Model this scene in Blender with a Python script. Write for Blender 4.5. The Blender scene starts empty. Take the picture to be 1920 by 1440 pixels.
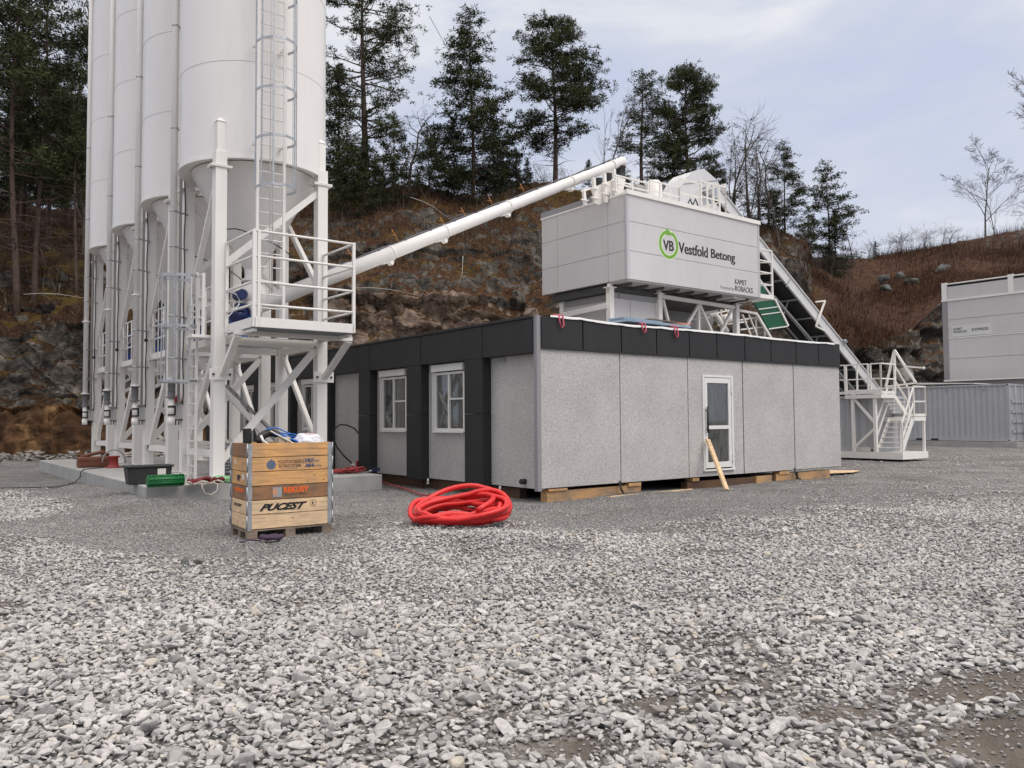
import bpy, math, random
import numpy as np
from mathutils import Vector, Matrix, noise
sc = bpy.context.scene
COL = sc.collection
R = math.radians
# ---------------------------------------------------------------- camera
F, PT, RL, H = 1502.2, 0.0444, -0.0069, 1.5956      # focal length in photo pixels, pitch, roll, eye height
cd = bpy.data.cameras.new('camera'); cam = bpy.data.objects.new('camera', cd); COL.objects.link(cam)
cd.sensor_width = 36; cd.lens = 36 * F / 1920; cd.clip_start = 0.1; cd.clip_end = 3000
cam.matrix_world = Matrix.Translation((0, 0, H)) @ Matrix.Rotation(math.pi/2 + PT, 4, 'X') @ Matrix.Rotation(RL, 4, 'Z')
sc.camera = cam
# ---------------------------------------------------------------- light
SUN_EL, SUN_AZ = R(50), R(128)                       # azimuth clockwise from +Y
sd = Vector((math.sin(SUN_AZ)*math.cos(SUN_EL), math.cos(SUN_AZ)*math.cos(SUN_EL), math.sin(SUN_EL)))
sl = bpy.data.lights.new('sun', 'SUN'); sl.energy = 1.5; sl.angle = R(35); sl.color = (1.0, 0.95, 0.89)
so = bpy.data.objects.new('sun', sl); COL.objects.link(so); so.location = (0, 0, 60)
so.rotation_euler = sd.to_track_quat('Z', 'Y').to_euler()
W = bpy.data.worlds.new('World'); sc.world = W; W.use_nodes = True
nt = W.node_tree; nt.nodes.clear()
def N(t, typ, **kw):
    n = t.nodes.new(typ)
    for k, v in kw.items():
        if k.startswith('i_'):
            k = k[2:].replace('_', ' ')
            n.inputs[int(k) if k.isdigit() else k].default_value = v
        else: setattr(n, k, v)
    return n
def ramp(t, stops, fac=None):
    r = t.nodes.new('ShaderNodeValToRGB'); e = r.color_ramp.elements
    while len(e) < len(stops): e.new(0.5)
    for el, (p, c) in zip(e, stops):
        el.position = p; el.color = (*c, 1) if len(c) == 3 else c
    if fac is not None: t.links.new(fac, r.inputs[0])
    return r
sky = N(nt, 'ShaderNodeTexSky', sky_type='NISHITA', sun_disc=False, sun_elevation=SUN_EL, sun_rotation=SUN_AZ, air_density=1.0, dust_density=2.0)
skb = N(nt, 'ShaderNodeVectorMath', operation='SCALE'); skb.inputs['Scale'].default_value = 0.09
nt.links.new(sky.outputs[0], skb.inputs[0])
tc = N(nt, 'ShaderNodeTexCoord'); mp = N(nt, 'ShaderNodeMapping'); mp.inputs['Scale'].default_value = (1.0, 1.0, 3.2); mp.inputs['Rotation'].default_value = (0.1, -0.15, 0.4)
nt.links.new(tc.outputs['Generated'], mp.inputs[0])
n1 = N(nt, 'ShaderNodeTexNoise', i_Scale=2.9, i_Detail=6.0, i_Roughness=0.55, i_Distortion=0.35); nt.links.new(mp.outputs[0], n1.inputs['Vector'])
cl = ramp(nt, [(0.33, (0.62, 0.68, 0.85)), (0.44, (0.68, 0.725, 0.86)), (0.52, (0.73, 0.765, 0.875)), (0.58, (0.82, 0.845, 0.91)), (0.68, (0.93, 0.94, 0.97))], n1.outputs[0])
# an overcast sky is brighter overhead than at the horizon
sep = N(nt, 'ShaderNodeSeparateXYZ'); nt.links.new(tc.outputs['Generated'], sep.inputs[0])
mr = N(nt, 'ShaderNodeMapRange', i_1=0.49, i_2=0.95, i_3=1.0, i_4=3.4); nt.links.new(sep.outputs['Z'], mr.inputs[0])
wt = N(nt, 'ShaderNodeMapRange', i_1=0.50, i_2=0.75, i_3=0.0, i_4=1.0); nt.links.new(sep.outputs['Z'], wt.inputs[0])
wm_ = N(nt, 'ShaderNodeMix', data_type='RGBA'); nt.links.new(wt.outputs[0], wm_.inputs[0]); nt.links.new(cl.outputs[0], wm_.inputs[6]); wm_.inputs[7].default_value = (0.71, 0.665, 0.625, 1)
ov = N(nt, 'ShaderNodeVectorMath', operation='SCALE'); nt.links.new(wm_.outputs[2], ov.inputs[0]); nt.links.new(mr.outputs[0], ov.inputs['Scale'])
mx = N(nt, 'ShaderNodeMix', data_type='RGBA'); mx.inputs[0].default_value = 0.88
nt.links.new(skb.outputs[0], mx.inputs[6]); nt.links.new(ov.outputs[0], mx.inputs[7])
bg = N(nt, 'ShaderNodeBackground'); bg.inputs[1].default_value = 1.0
wo = N(nt, 'ShaderNodeOutputWorld'); nt.links.new(mx.outputs[2], bg.inputs[0]); nt.links.new(bg.outputs[0], wo.inputs[0])
vs = sc.view_settings
sc.display_settings.display_device = 'sRGB'; vs.view_transform = 'Standard'; vs.look = 'None'; vs.exposure = 0.0; vs.gamma = 1.0
# ---------------------------------------------------------------- frames: site axes run along the office walls
TH = 0.657
AX, AY = 0.5645, 15.5591
U = Vector((math.cos(TH), math.sin(TH), 0)); V = Vector((-math.sin(TH), math.cos(TH), 0))
SITE = Matrix.Translation((AX, AY, 0)) @ Matrix.Rotation(TH, 4, 'Z')
WORLD = Matrix.Identity(4)
SINV = SITE.inverted()
def ray(px, py):
    c, s = math.cos(RL), math.sin(RL); x, y = px-960, py-720
    X = c*x + s*y; Y = -s*x + c*y
    d = Vector((X/F, 1.0, -Y/F)); cp, sp = math.cos(PT), math.sin(PT)
    return Vector((d.x, d.y*cp - d.z*sp, d.y*sp + d.z*cp))
EYE = Vector((0, 0, H))
def on_z(px, py, z, site=False):
    d = ray(px, py); p = EYE + d*((z-H)/d.z); return SINV @ p if site else p
def on_y(px, py, y): d = ray(px, py); return EYE + d*(y/d.y)
_e = SINV @ EYE
def _sd(px, py): return SINV.to_3x3() @ ray(px, py)
def on_a(px, py, a): d = _sd(px, py); return _e + d*((a-_e.x)/d.x)       # a point of the site plane a = const seen at that pixel
def on_b(px, py, b): d = _sd(px, py); return _e + d*((b-_e.y)/d.y)
# ---------------------------------------------------------------- mesh builder
WM = {}
def link(o, parent, wm):
    COL.objects.link(o); WM[o] = wm
    if parent is not None:
        o.parent = parent
        o.matrix_local = WM[parent].inverted() @ wm
    else: o.matrix_world = wm
    return o
def tag(o, label, cat, group=None, kind=None):
    if label: o['label'] = label
    if cat: o['category'] = cat
    if group: o['group'] = group
    if kind: o['kind'] = kind
    return o
def thing(name, label, cat, loc=(0, 0, 0), frame=None, group=None):
    frame = frame or SITE
    o = bpy.data.objects.new(name, None); o.empty_display_size = 0.3
    m = frame @ Matrix.Translation(loc)
    link(o, None, m); return tag(o, label, cat, group)
class MB:
    def __init__(s, frame=None): s.v = []; s.f = []; s.sm = []; s.mi = []; s.fr = frame or SITE; s.m = 0
    def face(s, idx, smooth=False): s.f.append(idx); s.sm.append(smooth); s.mi.append(s.m)
    def add(s, vs, fs, smooth=False):
        n = len(s.v); s.v.extend([tuple(p) for p in vs])
        for f in fs: s.face([i+n for i in f], smooth)
    def hexa(s, p): s.add(p, [(0,3,2,1),(4,5,6,7),(0,1,5,4),(1,2,6,5),(2,3,7,6),(3,0,4,7)])
    def box(s, x0, x1, y0, y1, z0, z1):
        if x0 > x1: x0, x1 = x1, x0
        if y0 > y1: y0, y1 = y1, y0
        if z0 > z1: z0, z1 = z1, z0
        s.hexa([(x0,y0,z0),(x1,y0,z0),(x1,y1,z0),(x0,y1,z0),(x0,y0,z1),(x1,y0,z1),(x1,y1,z1),(x0,y1,z1)]); return s
    def bar(s, p, q, w, h=None, up=(0,0,1)):
        h = h or w; p = Vector(p); q = Vector(q); d = (q-p).normalized(); up = Vector(up)
        if abs(d.dot(up)) > .98: up = Vector((0,1,0)) if abs(d.y) < .9 else Vector((1,0,0))
        x = d.cross(up).normalized(); y = x.cross(d).normalized(); x = x*(w/2); y = y*(h/2)
        s.hexa([p-x-y, p+x-y, p+x+y, p-x+y, q-x-y, q+x-y, q+x+y, q-x+y]); return s
    def prism(s, poly, d):
        d = Vector(d); n = len(poly); P = [Vector(p) for p in poly]
        s.add(P + [p+d for p in P], [tuple(range(n-1,-1,-1)), tuple(range(n,2*n))] + [(i,(i+1)%n,n+(i+1)%n,n+i) for i in range(n)]); return s
    def path(s, pts, r, n=8, cap=True, closed=False, smooth=True):
        P = [Vector(p) for p in pts]; m = len(P); rs = r if isinstance(r, (list, tuple)) else [r]*m
        vs = []; x = None
        for i in range(m):
            a = P[i-1] if (i > 0 or closed) else P[i]; b = P[(i+1) % m] if (i < m-1 or closed) else P[i]
            d = (b-a); d = d.normalized() if d.length > 1e-9 else Vector((0,0,1))
            if x is None: x = d.orthogonal().normalized()
            x = x - d*x.dot(d); x = x.normalized() if x.length > 1e-6 else d.orthogonal().normalized()
            y = d.cross(x)
            for k in range(n):
                t = 2*math.pi*k/n; vs.append(P[i] + (x*math.cos(t) + y*math.sin(t))*rs[i])
        fs = []
        for i in range(m if closed else m-1):
            j = (i+1) % m
            for k in range(n): fs.append((i*n+k, i*n+(k+1)%n, j*n+(k+1)%n, j*n+k))
        s.add(vs, fs, smooth)
        if cap and not closed:
            b = len(s.v) - m*n
            s.face([b+k for k in range(n-1,-1,-1)]); s.face([b+(m-1)*n+k for k in range(n)])
        return s
    def tube(s, p, q, r, n=10, r2=None, cap=True): return s.path([p, q], [r, r if r2 is None else r2], n, cap)
    def lathe(s, c, prof, n=32, a0=0, a1=360, smooth=True):
        c = Vector(c); full = abs(a1-a0) >= 359.9; k = n if full else n+1; vs = []
        for r_, z in prof:
            for i in range(k):
                t = R(a0 + (a1-a0)*i/n); vs.append(c + Vector((r_*math.cos(t), r_*math.sin(t), z)))
        fs = []
        for j in range(len(prof)-1):
            for i in range(n): i2 = (i+1) % k; fs.append((j*k+i, j*k+i2, (j+1)*k+i2, (j+1)*k+i))
        s.add(vs, fs, smooth); return s
    def mesh(s, name, mats, wm):
        me = bpy.data.meshes.new(name); inv = wm.inverted() @ s.fr
        co = np.array(s.v, dtype=np.float64).reshape(-1, 3); M = np.array(inv)
        co = co @ M[:3,:3].T + M[:3,3]
        me.from_pydata(co.tolist(), [], s.f)
        for m in (mats if isinstance(mats, (list, tuple)) else [mats]): me.materials.append(m)
        me.polygons.foreach_set('use_smooth', s.sm); me.polygons.foreach_set('material_index', s.mi)
        me.update(); return me
    def build(s, name, mats, parent=None, base=None, bevel=0):
        if parent is not None: wm = WM[parent]
        else:
            c = np.array(s.v); lo = c.min(0); hi = c.max(0)
            b = base or ((lo[0]+hi[0])/2, (lo[1]+hi[1])/2, lo[2]); wm = s.fr @ Matrix.Translation(b)
        o = bpy.data.objects.new(name, s.mesh(name, mats, wm)); link(o, parent, wm)
        if bevel:
            b = o.modifiers.new('bevel', 'BEVEL'); b.width = bevel; b.segments = 2; b.limit_method = 'ANGLE'
        return o
def npmesh(name, verts, faces, mats, smooth=False, cols=None):
    me = bpy.data.meshes.new(name); verts = np.asarray(verts, np.float32); faces = np.asarray(faces, np.int32); k = faces.shape[1]; n = len(faces)
    me.vertices.add(len(verts)); me.vertices.foreach_set('co', verts.ravel())
    me.loops.add(n*k); me.loops.foreach_set('vertex_index', faces.ravel())
    me.polygons.add(n); me.polygons.foreach_set('loop_start', np.arange(0, n*k, k, dtype=np.int32)); me.polygons.foreach_set('loop_total', np.full(n, k, np.int32))
    if smooth: me.polygons.foreach_set('use_smooth', np.ones(n, bool))
    for m in (mats if isinstance(mats, (list, tuple)) else [mats]): me.materials.append(m)
    me.update(calc_edges=True)
    for nm, arr in (cols or {}).items():
        a = me.attributes.new(nm, 'FLOAT', 'POINT'); a.data.foreach_set('value', np.asarray(arr, np.float32))
    return me
def solid(name, me, parent=None, wm=None):
    o = bpy.data.objects.new(name, me); return link(o, parent, wm if wm is not None else (WM[parent] if parent else WORLD.copy()))
def copy_tree(o, delta, parent=None):
    c = o.copy(); wm = Matrix.Translation(delta) @ WM[o]; COL.objects.link(c); WM[c] = wm; c.parent = parent
    c.matrix_local = (WM[parent].inverted() @ wm) if parent is not None else wm
    for ch in [x for x in ALLCH(o)]: copy_tree(ch, delta, c)
    return c
def ALLCH(o): return [x for x in list(WM) if x.parent == o]
# ---------------------------------------------------------------- materials
MATS = {}
def pmat(name, col, rough=0.6, metal=0.0, var=0.0, vscale=3.0, bump=0.0, bscale=40.0, dirt=0.0, spec=0.5, dirtcol=(0.12, 0.10, 0.08), coat=0):
    m = bpy.data.materials.new(name); m.use_nodes = True; t = m.node_tree; b = t.nodes['Principled BSDF']
    b.inputs['Roughness'].default_value = rough; b.inputs['Metallic'].default_value = metal; b.inputs['Base Color'].default_value = (*col, 1)
    b.inputs['Specular IOR Level'].default_value = spec
    if coat: b.inputs['Coat Weight'].default_value = coat
    g = N(t, 'ShaderNodeNewGeometry'); out = None
    if var:
        n = N(t, 'ShaderNodeTexNoise', i_Scale=vscale, i_Detail=5.0, i_Roughness=0.6); t.links.new(g.outputs['Position'], n.inputs['Vector'])
        r = ramp(t, [(0.3, tuple(c*(1-var) for c in col)), (0.7, tuple(min(1, c*(1+var)) for c in col))], n.outputs[0]); out = r.outputs[0]
        t.links.new(out, b.inputs['Base Color'])
        q = N(t, 'ShaderNodeMapRange', i_1=0.3, i_2=0.7, i_3=max(0, rough-0.08), i_4=min(1, rough+0.1)); t.links.new(n.outputs[0], q.inputs[0]); t.links.new(q.outputs[0], b.inputs['Roughness'])
    if dirt:
        mpn = N(t, 'ShaderNodeMapping'); mpn.inputs['Scale'].default_value = (2.5, 2.5, 0.35); t.links.new(g.outputs['Position'], mpn.inputs[0])
        n = N(t, 'ShaderNodeTexNoise', i_Scale=1.6, i_Detail=8.0, i_Roughness=0.7); t.links.new(mpn.outputs[0], n.inputs['Vector'])
        r = ramp(t, [(0.50, (0, 0, 0)), (0.78, (dirt, dirt, dirt))], n.outputs[0])
        mxx = N(t, 'ShaderNodeMix', data_type='RGBA'); t.links.new(r.outputs[0], mxx.inputs[0])
        if out is not None: t.links.new(out, mxx.inputs[6])
        else: mxx.inputs[6].default_value = (*col, 1)
        mxx.inputs[7].default_value = (*dirtcol, 1); t.links.new(mxx.outputs[2], b.inputs['Base Color'])
    if bump:
        n = N(t, 'ShaderNodeTexNoise', i_Scale=bscale, i_Detail=4.0, i_Roughness=0.6); t.links.new(g.outputs['Position'], n.inputs['Vector'])
        bp = N(t, 'ShaderNodeBump', i_Strength=bump, i_Distance=0.02); t.links.new(n.outputs[0], bp.inputs['Height']); t.links.new(bp.outputs[0], b.inputs['Normal'])
    MATS[name] = m; return m
white = pmat('white painted steel', (0.80, 0.77, 0.73), 0.42, var=0.025, vscale=1.3, dirt=0.16, dirtcol=(0.42, 0.39, 0.35))
tank = pmat('white silo coating', (0.78, 0.755, 0.73), 0.34, var=0.02, vscale=0.5, dirt=0.22, dirtcol=(0.56, 0.53, 0.49), bump=0.03, bscale=2.0)
galv = pmat('galvanised steel', (0.42, 0.43, 0.44), 0.42, metal=0.75, var=0.2, vscale=12)
clad = pmat('light grey cladding', (0.56, 0.54, 0.54), 0.40, var=0.03, vscale=0.9, dirt=0.16, dirtcol=(0.36, 0.33, 0.31))
_t = clad.node_tree; _g = N(_t, 'ShaderNodeNewGeometry'); _s = N(_t, 'ShaderNodeSeparateXYZ'); _t.links.new(_g.outputs['Position'], _s.inputs[0]); _m = N(_t, 'ShaderNodeMath', operation='PINGPONG'); _m.inputs[1].default_value = .05; _t.links.new(_s.outputs['Z'], _m.inputs[0]); _b = N(_t, 'ShaderNodeBump', i_Strength=.5, i_Distance=.02); _t.links.new(_m.outputs[0], _b.inputs['Height']); _t.links.new(_b.outputs[0], _t.nodes['Principled BSDF'].inputs['Normal'])
trimg = pmat('grey trim', (0.27, 0.265, 0.275), 0.4, var=0.04)
anth = pmat('anthracite sheet', (0.030, 0.030, 0.031), 0.55, spec=0.25, var=0.12, vscale=1.1, dirt=0.25, dirtcol=(0.06, 0.06, 0.06))
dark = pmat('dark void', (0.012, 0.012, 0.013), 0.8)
rubber = pmat('black rubber', (0.018, 0.018, 0.018), 0.5, var=0.2)
greyrub = pmat('grey rubber sleeve', (0.11, 0.11, 0.115), 0.6, var=0.3, vscale=15)
conc = pmat('cast concrete', (0.36, 0.355, 0.345), 0.85, var=0.14, vscale=1.8, bump=0.25, bscale=30, dirt=0.5, dirtcol=(0.24, 0.235, 0.225))
pvc = pmat('white frame profile', (0.74, 0.73, 0.70), 0.35, dirt=0.15, dirtcol=(0.4, 0.36, 0.3))
redp = pmat('red paint', (0.42, 0.012, 0.012), 0.4)
hose_m = pmat('red hose plastic', (0.60, 0.012, 0.012), 0.42, var=0.12, vscale=9, dirt=.35, dirtcol=(.42, .10, .08))
blue = pmat('blue paint', (0.006, 0.05, 0.30), 0.35)
navy = pmat('navy motor paint', (0.008, 0.02, 0.10), 0.4)
green = pmat('green panel', (0.0, 0.075, 0.032), 0.55, var=0.12, vscale=2)
cloth_r = pmat('dusty red strap webbing', (0.30, 0.045, 0.045), 0.85, var=0.35, vscale=25)
orange = pmat('orange twig tone', (0.50, 0.20, 0.04), 0.5)
def glass_mat():
    m = bpy.data.materials.new('window glass'); m.use_nodes = True; t = m.node_tree; b = t.nodes['Principled BSDF']
    b.inputs['Base Color'].default_value = (0.9, 0.95, 0.95, 1); b.inputs['Roughness'].default_value = 0.02
    tr = N(t, 'ShaderNodeBsdfTransparent'); tr.inputs[0].default_value = (0.78, 0.82, 0.82, 1)
    gl = N(t, 'ShaderNodeBsdfGlossy'); gl.inputs['Roughness'].default_value = 0.03
    fr = N(t, 'ShaderNodeFresnel', i_IOR=1.5); mr_ = N(t, 'ShaderNodeMath', operation='MULTIPLY_ADD'); mr_.inputs[1].default_value = 1.0; mr_.inputs[2].default_value = 0.05
    mr_.inputs[1].default_value = .8; t.links.new(fr.outputs[0], mr_.inputs[0]); ms = N(t, 'ShaderNodeMixShader'); t.links.new(mr_.outputs[0], ms.inputs[0]); t.links.new(tr.outputs[0], ms.inputs[1]); t.links.new(gl.outputs[0], ms.inputs[2])
    g = N(t, 'ShaderNodeNewGeometry'); mpp = N(t, 'ShaderNodeMapping'); mpp.inputs['Scale'].default_value = (6, 6, 1.2); t.links.new(g.outputs['Position'], mpp.inputs[0]); nz_ = N(t, 'ShaderNodeTexNoise', i_Scale=1.2, i_Detail=7.0, i_Roughness=.65, i_Distortion=.8); t.links.new(mpp.outputs[0], nz_.inputs['Vector']); sm_ = ramp(t, [(.42, (.04, .04, .04)), (.72, (.38, .38, .38))], nz_.outputs[0])
    df = N(t, 'ShaderNodeBsdfDiffuse'); df.inputs[0].default_value = (.30, .30, .29, 1); m2 = N(t, 'ShaderNodeMixShader'); t.links.new(sm_.outputs[0], m2.inputs[0]); t.links.new(ms.outputs[0], m2.inputs[1]); t.links.new(df.outputs[0], m2.inputs[2])
    t.links.new(m2.outputs[0], t.nodes['Material Output'].inputs[0]); return m
glass = glass_mat()
def speckle_mat():
    m = bpy.data.materials.new('pebble dash panel'); m.use_nodes = True; t = m.node_tree; b = t.nodes['Principled BSDF']; b.inputs['Roughness'].default_value = 0.85
    g = N(t, 'ShaderNodeNewGeometry')
    v = N(t, 'ShaderNodeTexVoronoi', i_Scale=95.0); t.links.new(g.outputs['Position'], v.inputs['Vector'])
    sp = N(t, 'ShaderNodeSeparateColor'); t.links.new(v.outputs['Color'], sp.inputs[0])
    r = ramp(t, [(0.0, (0.24, 0.23, 0.22)), (0.18, (0.40, 0.385, 0.37)), (0.5, (0.48, 0.46, 0.44)), (0.85, (0.54, 0.52, 0.50)), (1.0, (0.66, 0.64, 0.62))], sp.outputs[0])
    n = N(t, 'ShaderNodeTexNoise', i_Scale=1.1, i_Detail=5.0, i_Roughness=0.6); t.links.new(g.outputs['Position'], n.inputs['Vector'])
    q = N(t, 'ShaderNodeMapRange', i_1=0.25, i_2=0.75, i_3=0.88, i_4=1.10); t.links.new(n.outputs[0], q.inputs[0])
    s = N(t, 'ShaderNodeVectorMath', operation='SCALE'); t.links.new(r.outputs[0], s.inputs[0]); t.links.new(q.outputs[0], s.inputs['Scale']); t.links.new(s.outputs[0], b.inputs['Base Color'])
    bp = N(t, 'ShaderNodeBump', i_Strength=0.5, i_Distance=0.004); t.links.new(v.outputs['Distance'], bp.inputs['Height']); t.links.new(bp.outputs[0], b.inputs['Normal']); return m
speck = speckle_mat()
def wood_mat(name, base, dk=0.6, grey=0.0):
    m = bpy.data.materials.new(name); m.use_nodes = True; t = m.node_tree; b = t.nodes['Principled BSDF']; b.inputs['Roughness'].default_value = 0.75
    tcn = N(t, 'ShaderNodeTexCoord'); mpn = N(t, 'ShaderNodeMapping'); mpn.inputs['Scale'].default_value = (1.6, 1.6, 24); t.links.new(tcn.outputs['Object'], mpn.inputs[0])
    n = N(t, 'ShaderNodeTexNoise', i_Scale=1.6, i_Detail=7.0, i_Roughness=0.65, i_Distortion=0.6); t.links.new(mpn.outputs[0], n.inputs['Vector'])
    r = ramp(t, [(0.30, tuple(c*dk for c in base)), (0.52, base), (0.75, tuple(min(1, c*1.18) for c in base))], n.outputs[0])
    n2 = N(t, 'ShaderNodeTexNoise', i_Scale=3.2, i_Detail=5.0, i_Roughness=0.6); t.links.new(tcn.outputs['Object'], n2.inputs['Vector'])
    r2 = ramp(t, [(0.42, (0, 0, 0)), (0.68, (grey, grey, grey))], n2.outputs[0])
    mxx = N(t, 'ShaderNodeMix', data_type='RGBA'); t.links.new(r2.outputs[0], mxx.inputs[0]); t.links.new(r.outputs[0], mxx.inputs[6]); mxx.inputs[7].default_value = (base[0]*.38, base[0]*.30, base[0]*.24, 1)
    v = N(t, 'ShaderNodeTexVoronoi', i_Scale=5.2, i_Randomness=1.0); mk = N(t, 'ShaderNodeMapping'); mk.inputs['Scale'].default_value = (1, 1, 1.9); t.links.new(tcn.outputs['Object'], mk.inputs[0]); t.links.new(mk.outputs[0], v.inputs['Vector'])
    r3 = ramp(t, [(0.055, (1, 1, 1)), (0.11, (0, 0, 0))], v.outputs['Distance'])
    m2 = N(t, 'ShaderNodeMix', data_type='RGBA'); t.links.new(r3.outputs[0], m2.inputs[0]); t.links.new(mxx.outputs[2], m2.inputs[6]); m2.inputs[7].default_value = (base[0]*.3, base[1]*.18, base[2]*.12, 1)
    t.links.new(m2.outputs[2], b.inputs['Base Color'])
    bp = N(t, 'ShaderNodeBump', i_Strength=0.25, i_Distance=0.004); t.links.new(n.outputs[0], bp.inputs['Height']); t.links.new(bp.outputs[0], b.inputs['Normal']); return m
wood_l = wood_mat('fresh pine', (0.76, 0.54, 0.32), grey=0.40)
wood_m = wood_mat('pine boards', (0.66, 0.36, 0.14), grey=0.45)
wood_d = wood_mat('weathered pine', (0.30, 0.15, 0.07), grey=0.8)
wood_g = wood_mat('grey pallet wood', (0.25, 0.19, 0.14), grey=0.6)
wood_b = wood_mat('brown timber', (0.13, 0.065, 0.03), grey=0.6)
wood_y = wood_mat('sleeper timber', (0.50, 0.29, 0.13), grey=0.8)
# text as flat real lettering
def text_mesh(body, size, mat, extrude=0.0015, offset=0.0, shear=0.0, spacing=1.0):
    c = bpy.data.curves.new('lettering', 'FONT'); c.body = body; c.size = size; c.extrude = extrude; c.offset = offset; c.shear = shear; c.space_character = spacing
    c.align_x = 'LEFT'; c.resolution_u = 4
    o = bpy.data.objects.new('lettering', c); COL.objects.link(o); bpy.context.view_layer.update()
    me = bpy.data.meshes.new_from_object(o.evaluated_get(bpy.context.evaluated_depsgraph_get())); COL.objects.unlink(o); bpy.data.objects.remove(o)
    me.materials.clear(); me.materials.append(mat); return me
def lettering(name, body, parent, mat, frame, p0, xdir, width, height, offset=0.0, shear=0.0, zdir=(0, 0, 1), spacing=1.0, bold=0):
    """letters whose baseline starts at p0 and fill width x cap height"""
    me = text_mesh(body, 1.0, mat, 0.002, offset, shear, spacing)
    if bold:
        import bmesh as _b
        bm = _b.new(); bm.from_mesh(me); g_ = _b.ops.duplicate(bm, geom=list(bm.verts)+list(bm.edges)+list(bm.faces))
        for e in g_['geom']:
            if isinstance(e, _b.types.BMVert): e.co.x += bold; e.co.z += .0007
        bm.to_mesh(me); bm.free()
    co = np.empty(len(me.vertices)*3, np.float32); me.vertices.foreach_get('co', co); co = co.reshape(-1, 3)
    x0, x1 = co[:,0].min(), co[:,0].max(); cap = 0.729
    lx = (co[:,0]-x0)/(x1-x0)*width; ly = co[:,1]/cap*height; lz = co[:,2]
    xd = Vector(xdir).normalized(); zd = Vector(zdir).normalized(); nd = xd.cross(zd)
    P = np.outer(lx, xd) + np.outer(ly, zd) + np.outer(lz, nd) + np.array(p0)
    M = np.array(WM[parent].inverted() @ frame); P = P @ M[:3,:3].T + M[:3,3]
    me.vertices.foreach_set('co', P.astype(np.float32).ravel()); me.update(); me.name = name
    return link(bpy.data.objects.new(name, me), parent, WM[parent])
black = pmat('black print', (0.012, 0.012, 0.014), 0.5)
# ================================================================ office barracks
ZB, ZW, ZT = 0.258, 2.999, 3.612
LR = 10.70
office = thing('office_barracks', 'long flat-roofed office barracks with pebble-dash walls and a black fascia', 'barracks', (0, 0, 0))
aj = [0.0] + [on_b(px, 780, 0).x for px in (1163, 1290.5, 1393.5, 1489)] + [LR]
dz0, dz1 = on_b(1345, 879, 0).z, on_b(1345, 704, 0).z
da0, da1 = on_b(1317, 790, 0).x, on_b(1374, 790, 0).x
m = MB(); g = 0.012
for i in range(5):
    x0, x1 = aj[i]+((.02 if i >= 3 else g) if i else 0.0), aj[i+1]-(.02 if i in (2, 3) else g)
    if x0 < da0 < x1:
        m.box(x0, da0, 0, .05, ZB, ZW-.012); m.box(da1, x1, 0, .05, ZB, ZW-.012); m.box(da0, da1, 0, .05, dz1, ZW-.012); m.box(da0, da1, 0, .05, ZB, dz0)
    else: m.box(x0, x1, 0, .05, ZB, ZW-.012)
m.build('wall', speck, office)
m = MB()          # dark core behind the joints
for x0, x1 in ((.15, da0-.05), (da1+.05, LR-.05)): m.box(x0, x1, .06, 1.2, .24, 3.5)
m.box(da0-.05, da1+.05, .06, 1.2, dz1+.05, 3.5); m.box(da0-.05, da1+.05, .06, 1.2, .24, dz0-.05); m.box(.9, LR-.05, 1.2, 6.3, .24, 3.5)
m.build('core', dark, office)
m = MB(); m.box(da0-.049, da1+.049, 1.19, 1.198, dz0-.04, dz1+.04); m.build('inner_wall', pmat('dim interior', (0.10, 0.10, 0.10), .8, var=.5, vscale=1.5), office)
# fascia of the door side
bj = [0.0] + [on_b(px, 640, 0).x for px in (1091, 1163, 1229, 1290.5, 1342, 1394, 1443, 1490, 1532)] + [LR]
m = MB()
for i in range(10): m.box(bj[i]+(.014 if i else 0), bj[i+1]-(.014 if i < 9 else 0), -.035, .05, ZW, ZT)
m.box(0, LR, -.05, .05, ZW-.025, ZW-.001)
m.build('fascia', anth, office, bevel=.006)
m = MB(); m.box(LR-.05, LR, .052, 6.3, ZB, ZT); m.build('end_wall', speck, office)
# left side
WA, PA = 0.09, -0.14
pb = []
for l, r_ in ((871, 905), (762, 789), (672, 693)):
    pb.append((on_a(r_, 800, PA).y, on_a(l, 800, PA).y))
pit = pb[1][0]-pb[0][0]; pit2 = pb[2][0]-pb[1][0]
while pb[-1][1] < 19.5:
    k = len(pb); s_ = pb[-1][0] + (pit+pit2)/2*(1.0 if k % 2 else 1.08); pb.append((s_, s_+.72))
BL = pb[-1][1]
for (y0, y1) in pb: m = MB(); m.box(PA, WA-.005, y0, y1, .2, 1.722); m.box(PA, WA-.005, y0, y1, 1.728, ZW-.1); m.build('pilaster', anth, office, bevel=.006)
m = MB(); ys = [0.1]
for (y0, y1) in pb: ys += [y0, y1]
for i in range(len(ys)-1): m.box(PA-(.006 if i % 2 else 0), .2, ys[i]+.006, ys[i+1]-.006, (ZW-.10 if i % 2 == 0 else ZW-.1), ZT-.04)
m.box(PA-.03, .3, .1, BL, ZT-.035, ZT+.02)
m.build('fascia', anth, office, bevel=.006)
m = MB(); m.box(-.10, 0, 0, .1, ZB-.05, ZT+.01); m.build('corner_trim', trimg, office)
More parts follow.
